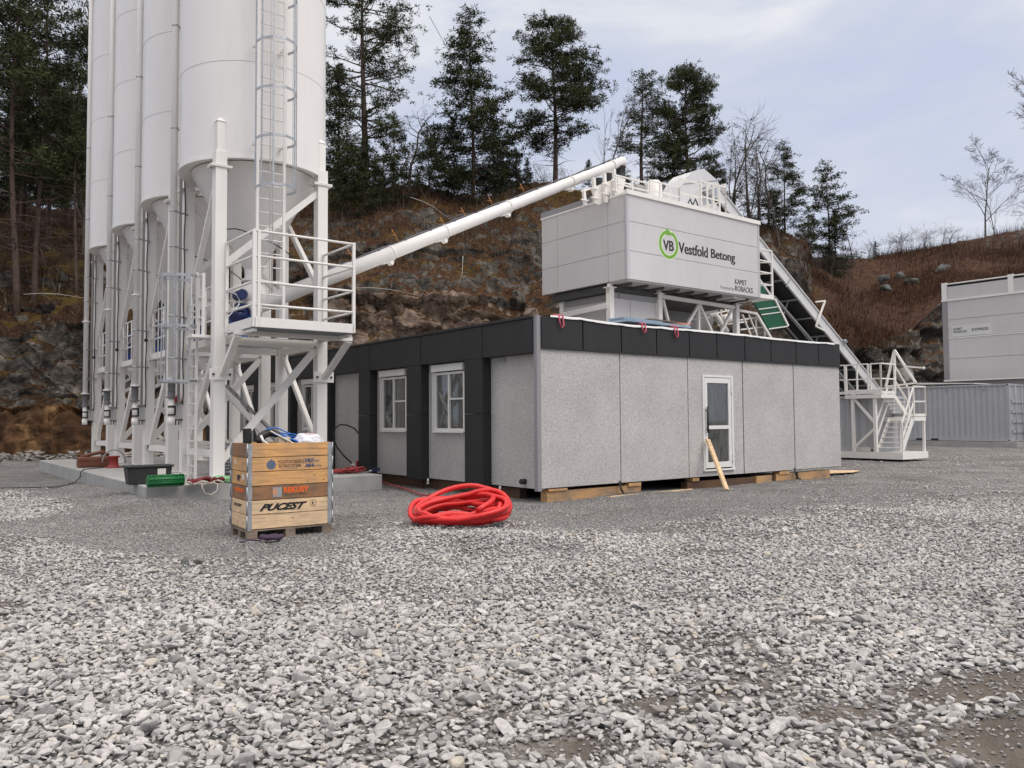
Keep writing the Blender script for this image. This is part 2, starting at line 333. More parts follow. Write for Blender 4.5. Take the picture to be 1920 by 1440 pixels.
# recessed walls with window openings
zt_w = on_a(843, 687, WA).z; zb_w = on_a(843, 808.5, WA).z
win = []
w1 = (on_a(874, 750, WA).y, on_a(817.5, 750, WA).y); w2 = (on_a(765, 750, WA).y, on_a(718.5, 750, WA).y)
win += [w1, w2]
ww = w1[1]-w1[0]
for i in range(3, len(pb)-1):
    if i != 2:
        c = (pb[i][1]+pb[i+1][0])/2; win.append((c-ww/2-.2, c+ww/2-.2))
m = MB(); k = MB()
segs = [(.1, pb[0][0])] + [(pb[i][1], pb[i+1][0]) for i in range(len(pb)-1)]
for (y0, y1) in segs:
    ws = [w for w in win if w[1] > y0 and w[0] < y1]
    y0 -= .02; y1 += .02
    if not ws: m.box(WA, WA+.06, y0, y1, ZB-.03, ZW); k.box(WA+.07, .9, y0, y1, .22, 3.45)
    for w in ws:
        a, b = max(w[0], y0), min(w[1], y1)
        if a > y0: m.box(WA, WA+.06, y0, a, ZB-.03, ZW); k.box(WA+.07, .9, y0, a-.02, .22, 3.45)
        if b < y1: m.box(WA, WA+.06, b, y1, ZB-.03, ZW); k.box(WA+.07, .9, b+.02, y1, .22, 3.45)
        m.box(WA, WA+.06, a, b, ZB-.03, zb_w); m.box(WA, WA+.06, a, b, zt_w, ZW)
        k.box(WA+.07, .9, a-.02, b+.02, .22, zb_w-.02); k.box(WA+.07, .9, a-.02, b+.02, zt_w+.02, 3.45)
for (y0, y1) in pb: k.box(WA+.07, .9, y0, y1, .22, 3.45)
k.box(.9, 5, 6.3, BL, .22, 3.45); k.box(.9, .95, .2, 6.3, .22, 3.45)
m.build('wall', speck, office); k.build('core', dark, office)
curt = pmat('pale curtain', (0.62, 0.62, 0.60), .9, var=.08)
for i, (y0, y1) in enumerate(win):
    f = MB(); x0 = WA-.05; t = .055; zs = zb_w; ze = zt_w-.13; ym = y0+(y1-y0)*(.52)
    f.box(x0, WA+.03, y0, y1, zs, zs+t+.01); f.box(x0, WA+.03, y0, y1, ze-t, ze); f.box(x0, WA+.03, y0, y0+t, zs+t+.01, ze-t); f.box(x0, WA+.03, y1-t, y1, zs+t+.01, ze-t)
    f.box(x0+.005, WA+.025, ym-.028, ym+.028, zs+t+.01, ze-t)
    f.box(x0+.01, WA+.02, y0+t, ym-.028, zs+(ze-zs)*.53, zs+(ze-zs)*.53+.035)
    f.box(x0-.05, WA+.03, y0-.02, y1+.02, zs-.035, zs)
    w = f.build('window', pvc, office, bevel=.004)
    q = MB(); q.box(WA+.0, WA+.006, y0+t, y1-t, zs+t, ze-t); q.build('pane', glass, w)
    q = MB()
    for j in range(26):
        yy = ym+.03+(y1-t-ym-.03)*j/26; q.box(WA+.13+.02*math.sin(j*1.9), WA+.14+.02*math.sin(j*1.9), yy, yy+(y1-t-ym)/26+.002, zs, ze)
    q.build('curtain', curt, w)
    q = MB(); q.box(WA-.12, WA+.0, y0-.03, y1+.03, ze+.02, zt_w+.05); q.box(WA-.06, WA-.01, y1+.035, y1+.075, zs+.0, ze+.02); q.build('blind_box', pvc, w, bevel=.006)
m = MB(); p = on_a(943, 671, WA); m.box(WA-.02, WA+.01, p.y-.1, p.y+.1, p.z-.11, p.z+.11)
for i in range(6): m.box(WA-.03, WA-.021, p.y-.08, p.y+.08, p.z-.09+i*.033, p.z-.075+i*.033)
m.build('vent', pmat('grille grey', (.35, .35, .36), .5), office)
p = on_a(985, 905.5, WA); m = MB(); m.tube((WA+.02, p.y, p.z+.03), (WA-.12, p.y, p.z+.03), .055, 14); m.build('drain_pipe', rubber, office)
# door
d = MB(); t = .05
d.box(da0, da0+t, -.03, .04, dz0, dz1); d.box(da1-.07, da1, -.03, .04, dz0, dz1); d.box(da0+t, da1-.07, -.03, .04, dz1-t, dz1); d.box(da0-.01, da1+.01, -.06, .04, dz0-.04, dz0)
dr = d.build('door', pvc, office, bevel=.004)
l = MB(); x0, x1 = da0+t+.012, da1-.085; z0, z1 = dz0+.03, dz1-t-.012; s = .10; zm = z0+(z1-z0)*.447
l.box(x0, x0+s, -.025, .03, z0, z1); l.box(x1-s, x1, -.025, .03, z0, z1); l.box(x0+s, x1-s, -.025, .03, z1-s-.02, z1); l.box(x0+s, x1-s, -.025, .03, z0, z0+.13); l.box(x0+s, x1-s, -.025, .03, zm-.04, zm+.045)
lf = l.build('door_leaf', pvc, dr, bevel=.004)
q = MB(); q.box(x0+s-.01, x1-s+.01, 0, .006, z0+.12, z1-s); q.build('pane', glass, dr)
q = MB(); hz = zm+.16; q.tube((x0+.035, -.08, hz-.28), (x0+.035, -.08, hz+.32), .024, 8); q.tube((x0+.035, -.08, hz-.2), (x0+.035, -.02, hz-.2), .012, 6); q.tube((x0+.035, -.08, hz+.24), (x0+.035, -.02, hz+.24), .012, 6); q.build('handle', black, dr)
q = MB(); q.box(x0-.02, x0+.03, -.035, -.026, zm-.05, zm+.14)
for z_ in (z0+.2, z1-.28): q.box(x1-.015, x1+.05, -.05, -.026, z_-.06, z_+.02); q.box(x1+.005, x1+.03, -.055, -.03, z_-.09, z_+.09)
q.build('hinge', pvc, dr)
q = MB(); q.box(da0+.25, da0+.7, .55, .9, dz0, dz0+1.0); q.box(da0+.45, da0+.75, .7, .9, dz0+1.0, dz0+1.8); q.build('cupboard', pmat('interior furniture', (.05, .05, .05), .6), office)
# roof sheet with its sagging white edge
m = MB(); pts = []
xs = [on_b(px, 610, -.06).x for px in range(1032, 1575, 14)]
for i, x in enumerate(xs):
    zz = ZT + .022*math.sin(i*.31+1)*(1 if i < 12 else .5) - .005 + (0.012 if i % 11 == 4 else 0); pts.append((x, zz))
for i in range(len(pts)-1):
    (x0, z0), (x1, z1) = pts[i], pts[i+1]; h = .025+.012*abs(math.sin(i*.7))
    m.add([(x0, -.06, z0-h), (x1, -.06, z1-h), (x1, -.06, z1+.012), (x0, -.06, z0+.012), (x0, .5, ZT+.05), (x1, .5, ZT+.05)], [(0,1,2,3), (3,2,5,4)], True)
m.box(.05, LR, .5, 6.3, ZT-.1, ZT+.04); m.box(.05, 5, 6.3, BL, ZT-.1, ZT+.0)
m.build('roof_sheet', pmat('white roofing sheet', (.72, .71, .69), .45, var=.06, vscale=3), office)
# supporting timbers
def timber(x0, x1, y0, y1, z0, z1, mat, label, grp=None, bev=.008):
    m = MB(); m.box(x0, x1, y0, y1, z0, z1); o = m.build('support_beam', mat, bevel=bev); tag(o, label, 'beam', grp); return o
bx = lambda px: on_b(px, 890, .1).x
timber(bx(1023), bx(1199), .06, .26, -.05, .185, wood_y, 'long pale timber sleeper under the front corner of the barracks')
timber(bx(1286), bx(1411), .06, .26, -.05, .15, wood_b, 'brown timber sleeper under the glazed door')
timber(bx(1412), bx(1441), .0, .2, -.05, .16, wood_y, 'short timber block right of the door sleeper')
timber(bx(1452), bx(1489), .05, .25, -.05, .17, wood_y, 'short timber block under the fourth wall panel')
timber(bx(1494), bx(1553), .05, .25, -.05, .17, wood_y, 'timber sleeper under the far right end of the barracks')
for px0, px1, lb in ((1024, 1059, 'small flat wood shim on the sleeper at the front corner'), (1174, 1197, 'wood shim on the sleeper below the second joint'), (1294, 1306, 'small pale wood shim left of the prop plank'), (1457, 1475, 'wood shim on the block under the fourth panel')):
    m = MB(); m.box(bx(px0), bx(px1), .02, .24, .16 if px0 > 1100 else .187, .235); o = m.build('wood_shim', wood_m, bevel=.004); tag(o, lb, 'shim', 'wood shims between sleepers and barracks')
by = lambda px: on_a(px, 905, .3).y
timber(.22, .42, by(980), by(872), -.05, .19, wood_b, 'dark brown sleeper under the left side nearest the corner')
timber(.22, .42, by(871), by(800), -.05, .20, wood_b, 'dark brown sleeper under the left side below the window bay')
timber(.22, .42, by(799), by(700), -.05, .21, wood_b, 'dark brown sleeper under the left side beside the concrete slab')
for px, lb in ((801, 'small white levelling foot under the second black pilaster'), (936, 'small white levelling foot under the wall by the drain pipe')):
    p = on_a(px, 900, 0.0); m = MB(); m.tube((.02, p.y, .1), (.02, p.y, .225), .022, 8); m.tube((.02, p.y, .1), (.02, p.y, .115), .035, 8); o = m.build('levelling_foot', pvc); tag(o, lb, 'foot')
# hanging rubber seals, laths, prop plank
for px, lb in ((1162, 'black rubber seal hanging out of the first wall joint'), (1490, 'black rubber seal hanging out of the far wall joint')):
    a = on_b(px, 890, -.01).x; m = MB()
    for sx in (-.015, .02):
        m.path([(a+sx, -.01, .3), (a+sx, -.03, .15), (a+sx+.05, -.06, .04), (a+sx+.14, -.09, .012)], .012, 6)
    o = m.build('rubber_seal', rubber); tag(o, lb, 'seal')
P0 = on_z(1362.5, 918, .03, True); P1_ = on_b(1327, 824, -.10)
m = MB(); m.bar(P0, P1_, .13, .045, up=(0, -1, .3)); o = m.build('prop_plank', wood_l, bevel=.003); tag(o, 'pale plank leaning against the white glazed door', 'plank')
a = on_z(1143, 932.5, .01, True); b = on_z(1297, 918, .01, True)
m = MB(); m.bar((a.x, a.y, .02), (b.x, b.y, .02), .05, .022); o = m.build('wood_lath', wood_l); tag(o, 'thin pale lath lying on gravel in front of the sleepers', 'lath')
m = MB(); q4 = [on_z(x, y, .012, True) for x, y in ((1553, 889), (1600, 886.5), (1612, 883.5), (1556, 883))]; m.prism([(p.x, p.y, .035) for p in q4], (0, 0, -.012)); o = m.build('plywood_sheet', wood_l); tag(o, 'thin plywood sheet on gravel at the right end of the barracks', 'plywood')
# things on the roof
lb_ = pmat('light blue wrapping', (.24, .32, .40), .5, var=.15, vscale=4)
rt = thing('wrapped_panels', 'pale blue wrapped panels lying on the barracks roof', 'panels', (on_b(1215, 600, .5).x, .5, ZT+.04))
a0, a1 = on_b(1152, 600, .4).x, on_b(1284, 600, .4).x
m = MB(); m.bar((a0, .35, ZT+.10), (a1-.2, .42, ZT+.09), .7, .05); m.bar((a0+.1, .4, ZT+.13), (a1-.6, .45, ZT+.125), .5, .03); m.build('lower_pack', lb_, rt)
m = MB(); m.bar((a0+.1, .45, ZT+.175), (a1-.9, .5, ZT+.165), .45, .04); m.build('upper_pack', lb_, rt)
m = MB(); m.bar((a0+1.0, .4, ZT+.215), (a0+1.9, .45, ZT+.215), .25, .03); m.build('top_board', pmat('brown fibreboard', (.16, .11, .08), .8), rt)
m = MB(); m.box(a0+1.9, a0+2.25, .28, .6, ZT+.197, ZT+.205); m.box(a0+2.3, a0+2.45, .28, .5, ZT+.197, ZT+.205); m.build('label_sheet', pmat('orange print foil', (.65, .25, .16), .6, var=.3, vscale=9), rt)
pink = pmat('pink strap webbing', (.50, .10, .14), .8, var=.2, vscale=20)
for px, L, lb in ((1053, .22, 'pink strap loop hanging over the fascia near the corner'), (1207.5, .17, 'faded pink strap end hanging below the blue panels'), (1268, .22, 'pink strap with blue end hanging over the fascia')):
    p = on_b(px, 615, -.075).x; m = MB()
    m.path([(p-.05, .12, ZT+.07), (p-.05, -.07, ZT+.04), (p-.06, -.085, ZT-.08), (p-.01, -.09, ZT-L), (p+.05, -.085, ZT-L*.7), (p+.04, -.07, ZT+.04), (p+.04, .1, ZT+.07)], .017, 5)
    o = m.build('lifting_strap', pink); tag(o, lb, 'strap')
# ================================================================ silos
SA, SB, SS, SP, SZ = -4.365, 5.777, 2.38, 3.60, 0.33
CX, CY = SA+SS/2, SB+SS/2
# slab
c0 = on_z(274, 913, SZ, True); c1 = on_z(716, 892, SZ, True); c2 = on_z(91.5, 863, SZ, True)
silo_lab = ['front white silo with the caged ladder, nearest the crate', 'second white silo, directly behind the ladder silo', 'third white silo, between the second and the last one', 'rearmost white silo, beside the forest edge']
def silo_common(dk=0):
    s = thing('silo', silo_lab[0], 'silo', (CX, CY, SZ), group='white storage silos in a row')
    m = MB(); z0 = 7.46; prof = [(1.40, 7.46), (1.67, 7.41), (1.70, 7.41), (1.70, 7.47), (1.68, 7.475)]
    prof += [(1.68, 22.0), (1.0, 22.7), (.02, 22.9)]
    for i in range(len(prof)-1): m.lathe((CX, CY, 0), prof[i:i+2], 112)
    tk = m.build('tank', tank, s)
    m = MB()
    for i in range(6):
        zz = 9.62+i*2.1
        for pr_ in ([(1.681, zz-.014), (1.687, zz-.003)], [(1.687, zz-.003), (1.681, zz+.010)]): m.lathe((CX, CY, 0), pr_, 112)
    m.build('weld_seam', pmat('weld seam', (.62, .605, .59), .6) if 'weld seam' not in MATS else MATS['weld seam'], tk)
    m = MB(); pr_ = [(1.42, 7.44), (.20, 5.22), (.20, 5.0), (.27, 5.0), (.27, 4.94)]
    for i in range(4): m.lathe((CX, CY, 0), pr_[i:i+2], 72)
    m.build('hopper', tank, s)
    legs = [(SA, SB), (SA+SS, SB), (SA, SB+SS), (SA+SS, SB+SS)]
    for (a, b) in legs:
        m = MB(); w = .125
        m.box(a-w, a+w, b-w, b+w, SZ, 7.18); m.box(a-w, a+w, b-w, b+w, 7.24, 7.55)
        m.box(a-.23, a+.23, b-.16, b+.16, 7.18, 7.21); m.box(a-.23, a+.23, b-.16, b+.16, 7.212, 7.24)
        w2 = .085; m.box(a-w2, a+w2, b-w2, b+w2, 7.55, 8.22)
        m.add([(a-w2-.02, b-w2-.02, 8.22), (a+w2+.02, b-w2-.02, 8.22), (a+w2+.02, b+w2+.02, 8.22), (a-w2-.02, b+w2+.02, 8.22), (a, b, 8.33)], [(0,1,4), (1,2,4), (2,3,4), (3,0,4), (3,2,1,0)])
        m.box(a-.22, a+.22, b-.22, b+.22, SZ, SZ+.025)
        lg = m.build('leg', white, s, bevel=.008)
        m = MB()
        for sx in (-.19, .19):
            m.tube((a+sx, b, 7.15), (a+sx, b, 7.27), .02, 6); m.tube((a+sx*.9, b-.18, SZ+.02), (a+sx*.9, b-.18, SZ+.08), .016, 6)
        m.build('bolt', galv, lg)
    def br(p, q, w=.12, h=.07): mm = MB(); mm.bar(p, q, w, h, up=(0, 0, 1)); mm.build('brace', white, s)
    x0, x1, y0, y1 = SA, SA+SS, SB, SB+SS
    br((x1-.1, y0, 7.0), (x0+.1, y0, 5.05), .10, .14); br((x1-.1, y0, 3.30), (x0+.1, y0, .75), .10, .15)
    br((x0, y0+.1, 7.05), (x0, y1-.1, 4.25)); br((x0, y0+.1, 3.3), (x0, y1-.1, .85), .1, .15)
    br((x1, y1-.1, 6.9), (x1, y0+.1, 4.75), .1, .12); br((x1, y1-.1, 3.3), (x1, y0+.1, .95), .1, .12)
    br((x0+.1, y1, 3.3), (x1-.1, y1, .85), .1, .12); br((x0+.1, y1, 6.9), (x1-.1, y1, 4.9), .1, .12)
    br((x0+.1, y1-.05, 2.55), (x0+1.3, y1-.05, 3.3), .08, .09)
    m = MB()
    for b in (y0, y1): m.box(x0+.125, x1-.125, b-.05, b+.05, 3.30, 3.46)
    for a in (x0, x1): m.box(a-.05, a+.05, y0+.125, y1-.125, 3.30, 3.46); m.box(a-.05, a+.05, y0+.125, y1-.125, .82, .97)
    m.box(x0+.125, x1-.125, y1-.05, y1+.05, .82, .97)
    m.build('cross_beam', white, s)
    m = MB()
    for i in range(24):
        yy = y0+.06+i*(SS-.12)/23; m.box(x0+.05, x1-.05, yy-.012, yy+.012, 3.465, 3.49)
    for i in range(9):
        xx = x0+.1+i*(SS-.2)/8; m.box(xx-.006, xx+.006, y0+.06, y1-.06, 3.467, 3.495)
    m.build('platform_deck', galv, s)
    m = MB(); r_ = .02; aa = x0-.14
    for z_ in (4.62, 4.2, 3.85): m.tube((aa+.14, y0+.15, z_), (aa+.14, y1-.15, z_), r_, 6)
    for i in range(4): yy = y0+.35+i*.55; m.tube((x0, yy, 3.47), (x0, yy, 4.62), r_, 6)
    m.build('side_railing', white, s)
    # discharge valve and motor
    m = MB(); m.lathe((CX, CY, 0), [(.02, 4.33), (.2, 4.36), (.30, 4.48), (.33, 4.62), (.30, 4.76), (.22, 4.88), (.22, 4.95)], 24); m.build('discharge_valve', white, s)
    m = MB(); m.tube((CX-.55, CY-.25, 4.02), (CX-.22, CY-.12, 4.20), .14, 14); m.box(CX-.5, CX-.3, CY-.35, CY-.15, 4.18, 4.36)
    m.tube((CX-.42, CY-.5, 4.55), (CX-.42, CY-.1, 4.55), .12, 12); m.build('gear_motor', navy, s)
    m = MB(); m.prism([(CX-.42, CY-.2, 3.52), (CX-.2, CY-.2, 3.52), (CX-.1, CY-.2, 4.12), (CX-.56, CY-.2, 4.12)], (0, .34, 0)); m.build('outlet_cover', blue, s)
    m = MB(); cpt = [(CX-.7+.22*math.cos(t), CY-.45, 4.38+.2*math.sin(t)) for t in [i*.5 for i in range(26)]]; m.path(cpt, .014, 5)
    m.path([(CX-.5, CY-.5, 4.3), (CX-.9, CY-.8, 3.9), (x0+.2, y0+.2, 3.6)], .014, 5); m.build('air_line', pmat('pale hose', (.6, .62, .66), .4), s)
    # ring line round the cone
    m = MB(); m.path([(CX+1.0*math.cos(t), CY+1.0*math.sin(t), 6.0-.35*(t > 4)*(t-4)) for t in [3.5+i*.15 for i in range(18)]], .014, 5); m.build('aeration_line', rubber, s)
    # filling pipe
    pa, p_b = x0-.42, y1-.30
    m = MB(); m.tube((pa, p_b, 2.58), (pa, p_b, 22), .078, 16)
    for z_ in (5.05, 2.58): m.tube((pa, p_b, z_-.02), (pa, p_b, z_+.02), .125, 16)
    fp = m.build('filling_pipe', tank, s)
    m = MB()
    for z_ in (3.1, 4.1, 5.75, 6.6, 8.6, 11.1): m.tube((pa, p_b, z_-.02), (pa, p_b, z_+.02), .086, 12); m.bar((pa+.05, p_b, z_), (x0-.05 if z_ < 7 else x0-.1, y1-.15, z_), .04, .03)
    m.build('pipe_clamp', galv, fp)
    m = MB(); m.lathe((pa, p_b, 0), [(.12, 2.16), (.12, 2.19), (.085, 2.2), (.09, 2.30), (.083, 2.36), (.09, 2.44), (.085, 2.53), (.12, 2.54), (.12, 2.57)], 16); m.build('rubber_sleeve', greyrub, fp)
    m = MB(); m.tube((pa, p_b, 1.66), (pa, p_b, 2.16), .066, 14); m.tube((pa, p_b, 1.52), (pa, p_b, 1.70), .084, 14); m.build('coupling', white, fp)
    m = MB(); m.tube((pa, p_b, 1.74), (pa, p_b, 1.78), .075, 12); m.tube((pa, p_b, 1.93), (pa, p_b, 1.98), .075, 12); m.box(pa+.06, pa+.1, p_b-.03, p_b+.03, 1.75, 1.98); m.build('clamp_lever', rubber, fp)
    m = MB(); m.tube((pa+.19, p_b+.10, 2.0), (pa+.19, p_b+.10, 22), .034, 8); m.build('conduit', pmat('conduit grey', (.45, .44, .43), .5), s)
    m = MB(); m.path([(pa+.29+.012*math.sin(i*1.3), p_b+.12, 2.0+i*.3) for i in range(19)], .014, 5); m.build('cable', rubber, s)
    m = MB(); m.box(x0-.37, x0-.13, y1-.17, y1+.08, 1.66, 2.04); cb = m.build('control_box', pmat('grey enclosure', (.52, .52, .52), .5), s, bevel=.008)
    m = MB(); m.box(x0-.39, x0-.11, y1-.19, y1+.1, 2.045, 2.06); m.box(x0-.38, x0-.12, y1-.18, y1+.09, 1.63, 1.655)
    for i in range(3): m.tube((x0-.32+i*.07, y1-.05, 1.52), (x0-.32+i*.07, y1-.05, 1.64), .014, 6)
    m.build('cable_gland', rubber, cb)
    m = MB(); m.path([(x0-.14, y1-.14, 4.08), (x0-.16, y1-.3, 4.1), (x0-.17, y1-.34, 3.98), (x0-.17, y1-.34, 3.86)], .01, 5); m.lathe((x0-.17, y1-.34, 3.78), [(.0, 0), (.05, .02), (.05, .08), (.02, .1)], 10); m.build('work_lamp', black, s)
    return s
s1 = silo_common()
for k in range(1, 4):
    c = copy_tree(s1, V*(SP*k)); c['label'] = silo_lab[k]
# ---- extras of the front silo
x0, x1, y0, y1 = SA, SA+SS, SB, SB+SS
PB = 4.08; pl, pr = x0+.17, x1+.02       # projecting balcony
m = MB()
m.box(pl, pr, PB-.03, PB, 3.52, 3.72); m.box(pl-.03, pl, PB, y0-.12, 3.52, 3.72); m.box(pr, pr+.03, PB, y0-.12, 3.52, 3.72)
m.box(pl-.2, pr+.25, PB+.55, PB+.65, 3.40, 3.50)
for xx in (pl+.05, pr-.05): m.box(xx-.04, xx+.04, PB+.05, y0-.1, 3.44, 3.515)
bal = m.build('balcony', white, s1, bevel=.004)
m = MB(); m.box(pl, pr, PB, y0-.13, 3.50, 3.518); m.build('floor_sheet', pmat('blue grey floor sheet', (.17, .19, .20), .6), bal)
m = MB(); zr = (3.98, 4.45, 4.98, 5.50); r_ = .027
for z_ in zr:
    m.tube((pl, PB, z_), (pr, PB, z_), r_, 8); m.tube((pl, PB, z_), (pl-.05, y0-.15, z_), r_, 8); m.tube((pr, PB, z_), (pr-.02, y0-.15, z_), r_, 8)
for (a, b) in ((pl, PB), (pl+.10, PB), (pr, PB), (pl-.05, y0-.17), (pr, y0-.14)): m.box(a-.03, a+.03, b-.03, b+.03, 3.53, 5.53)
m.box(pl+1.25, pl+1.31, y1-.1, y1-.04, 3.5, 4.6); m.tube((pl+.6, y1-.07, 4.6), (x1, y1-.07, 4.6), .025, 6)
m.build('balcony_railing', white, bal)
for xx in (pl-.12, pr+.18):
    lx = x0+.05 if xx < CX else x1+.05
    m = MB(); m.bar((xx, PB+.6, 3.40), (lx, y0-.15, 2.62), .13, .10); m.box(lx-.28, lx+.22, y0-.165, y0-.13, 2.50, 2.75); kb = m.build('knee_brace', white, s1)
    m = MB()
    for sx in (-.2, .15): m.tube((lx+sx, y0-.2, 2.62), (lx+sx, y0-.16, 2.62), .025, 8)
    m.build('bolt', rubber, kb)
# tall ladder on the tank
LA, LB = -3.50, CY-1.68-.28; hw = .30
m = MB()
for sx in (-hw, hw): m.box(LA+sx-.03, LA+sx+.03, LB-.02, LB+.02, 3.55, 22)
for i in range(62): m.tube((LA-hw, LB, 3.75+i*.30), (LA+hw, LB, 3.75+i*.30), .014, 6)
m.tube((LA-.03, LB-.03, 4.4), (LA-.03, LB-.03, 22), .012, 6); m.tube((LA+.03, LB-.03, 4.4), (LA+.03, LB-.03, 22), .016, 6)
for z_ in (7.7, 9.9, 12.5, 15.2):
    for sx in (-hw, hw): m.bar((LA+sx, LB, z_), (LA+sx, LB+.32, z_), .05, .05)
lad = m.build('ladder', white, s1)
m = MB(); zh = 7.0
hz = [6.62+i*1.06 for i in range(14)]; hp = [(-.36, -.02), (-.42, -.2), (-.38, -.45), (-.2, -.66), (.05, -.72), (.28, -.62), (.42, -.38), (.42, -.18), (.36, -.02)]
for z_ in hz:
    P = [Vector((LA+a, LB+b, z_)) for a, b in hp]
    for i in range(len(P)-1): m.bar(P[i], P[i+1], .012, .055)
for i, (a, b) in enumerate(hp):
    if i in (1, 2, 3, 5, 6, 7): m.bar((LA+a, LB+b, hz[0]), (LA+a, LB+b, 21), .035, .012, up=(a, b, 0))
m.build('safety_cage', galv, lad)
# lower ladder on the left side with its cage
LA2, LBc = x0-.25, 6.75
m = MB()
for sb in (-.26, .26): m.box(LA2-.025, LA2+.025, LBc+sb-.03, LBc+sb+.03, SZ, 4.95)
for i in range(14): m.tube((LA2, LBc-.26, .6+i*.28), (LA2, LBc+.26, .6+i*.28), .014, 6)
l2 = m.build('access_ladder', white, s1)
m = MB(); hp = [(0, .33), (-.2, .40), (-.5, .36), (-.72, .15), (-.72, -.15), (-.5, -.36), (-.2, -.4), (0, -.33)]
for z_ in (2.50, 3.72, 4.85):
    P = [Vector((LA2+a, LBc+b, z_)) for a, b in hp]
    for i in range(len(P)-1): m.bar(P[i], P[i+1], .012, .06)
for i, (a, b) in enumerate(hp):
    if 0 < i < 7: m.bar((LA2+a, LBc+b, 2.48), (LA2+a, LBc+b, 4.88), .04, .014, up=(a, b, 0))
m.build('safety_cage', galv, l2)
m = MB()
for z_ in (4.85, 4.35, 3.9): m.tube((x0-.25, y0+.25, z_), (x0-.25, LBc-.35, z_), .02, 6)
for b in (y0+.25, LBc-.36): m.box(x0-.28, x0-.22, b-.03, b+.03, 3.5, 4.87)
m.box(x0-.5, x0, y0+.2, LBc-.3, 3.44, 3.5); m.build('gate', white, s1)
m = MB(); m.lathe((x0-.23, y1-.03, 2.07), [(.0, .16), (.05, .15), (.08, .09), (.085, .0)], 14); m.build('alarm_beacon', redp, s1)
# loose galvanised channel leaning inside the frame
a = on_b(424, 722, 6.3); b = on_b(508, 806, 6.3)
m = MB(); m.bar(a, b, .05, .16, up=(0, -1, 0)); o = m.build('steel_channel', pmat('mottled galvanised steel', (.30, .30, .30), .5, metal=.5, var=.75, vscale=16)); tag(o, 'mottled grey steel channel hanging diagonally inside the silo frame', 'channel')
# slab
w_ = 4.9; m = MB()
ax0, ay0 = c0.x, c0.y
sx1 = on_b(716, 892, ay0+.02).x
SLB = max(c2.y, SB+3*SP+SS+.35)-ay0; print('slab', c2.y-ay0, SLB)
m.box(ax0, sx1, ay0, ay0+SLB, -.25, SZ)
slab = m.build('concrete_slab', conc, bevel=.015); tag(slab, 'pale cast concrete slab under the four silos', 'slab')
# ================================================================ batching tower
TA, TB, TL, TW, Z0, Z1 = 9.66, 6.996, 7.486, 4.513, 6.351, 9.27
tower = thing('batching_tower', 'grey clad concrete batching tower box on white columns', 'batching plant', (TA+TL/2, TB+TW/2, 0))
m = MB(); za = Z1-(Z1-Z0)*.317; zb = Z1-(Z1-Z0)*.665; g = .008
xs = [TA+.12, TA+TL-.12]
for z0, z1 in ((Z0, zb), (zb, za), (za, Z1)):
    m.box(TA+.12, TA+TL-.12, TB, TB+.08, z0+g, z1-g)
    v1, v2 = on_a(1139.8, 450, TA).y, on_a(1045, 450, TA).y
    for b0, b1 in ((TB+.12, v1), (v1, v2), (v2, TB+TW)): m.box(TA, TA+.08, b0+g, b1-g, z0+g, z1-g)
    m.box(TA+TL-.08, TA+TL, TB+.12, TB+TW, z0+g, z1-g)
m.build('cladding', clad, tower)
m = MB(); m.box(TA+.03, TA+TL-.03, TB+.03, TB+TW-.03, Z0+.02, Z1-.02); m.build('core', trimg, tower)
m = MB()
for (a, b) in ((TA-.006, TB-.006), (TA+TL-.114, TB-.006)): m.box(a, a+.12, b, b+.12, Z0, Z1)
m.build('corner_trim', pmat('pale corner trim', (.45, .45, .47), .4), tower)
m = MB(); m.box(TA-.02, TA+TL+.03, TB-.06, TB+.10, Z1-.01, Z1+.14); m.box(TA-.03, TA+.05, TB+.1, TB+TW+.03, Z1-.01, Z1+.05); m.build('roof_edge', white, tower)
m = MB(); b1 = on_a(1138, 366, TA).y; m.box(TA-.02, TA+.16, b1, TB+TW+.02, Z1+.055, Z1+.26); m.build('parapet', trimg, tower)
m = MB(); m.box(TA+.2, TA+TL-.2, TB+.1, TB+TW-.1, Z1+.0, Z1+.04)
m.build('roof_deck', white, tower)
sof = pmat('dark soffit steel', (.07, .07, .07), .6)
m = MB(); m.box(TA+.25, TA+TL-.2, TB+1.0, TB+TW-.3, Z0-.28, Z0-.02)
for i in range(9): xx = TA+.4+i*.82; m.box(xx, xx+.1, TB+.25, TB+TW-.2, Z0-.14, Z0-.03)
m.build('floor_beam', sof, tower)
m = MB(); m.box(TA+.05, TA+TL-.05, TB+.05, TB+.9, Z0-.05, Z0+.018); m.build('soffit', pmat('pale soffit', (.42, .41, .40), .5), tower)
# columns
cb = [(on_a(1056, 560, TA+.5).y, TA+.5)]
Bc = TB+.95
cl_pts = [(TA+.55, on_a(1056, 565, TA+.55).y, on_a(1056, 558, TA+.55).z), (on_b(1144, 560, Bc).x, Bc, on_b(1144, 540, Bc).z), (on_b(1235, 570, Bc).x, Bc, on_b(1235, 551.5, Bc).z), (on_b(1380, 590, Bc).x, Bc, on_b(1380, 573, Bc).z)]
for (a, b, zt) in cl_pts:
    m = MB(); m.box(a-.10, a+.10, b-.10, b-.085, 0, zt); m.box(a-.10, a+.10, b+.085, b+.10, 0, zt); m.box(a-.02, a+.02, b-.085, b+.085, 0, zt); m.box(a-.17, a+.17, b-.17, b+.17, zt, zt+.03)
    m.box(a-.1, a+.1, b-.084, b+.084, 0, zt-.2)
    m.box(a-.07, a+.07, b-.07, b+.07, zt+.03, Z0-.03)
    m.build('column', white, tower)
(ca, cbb, _), (da, db, _), (ea, eb, _), (fa, fb, _) = cl_pts
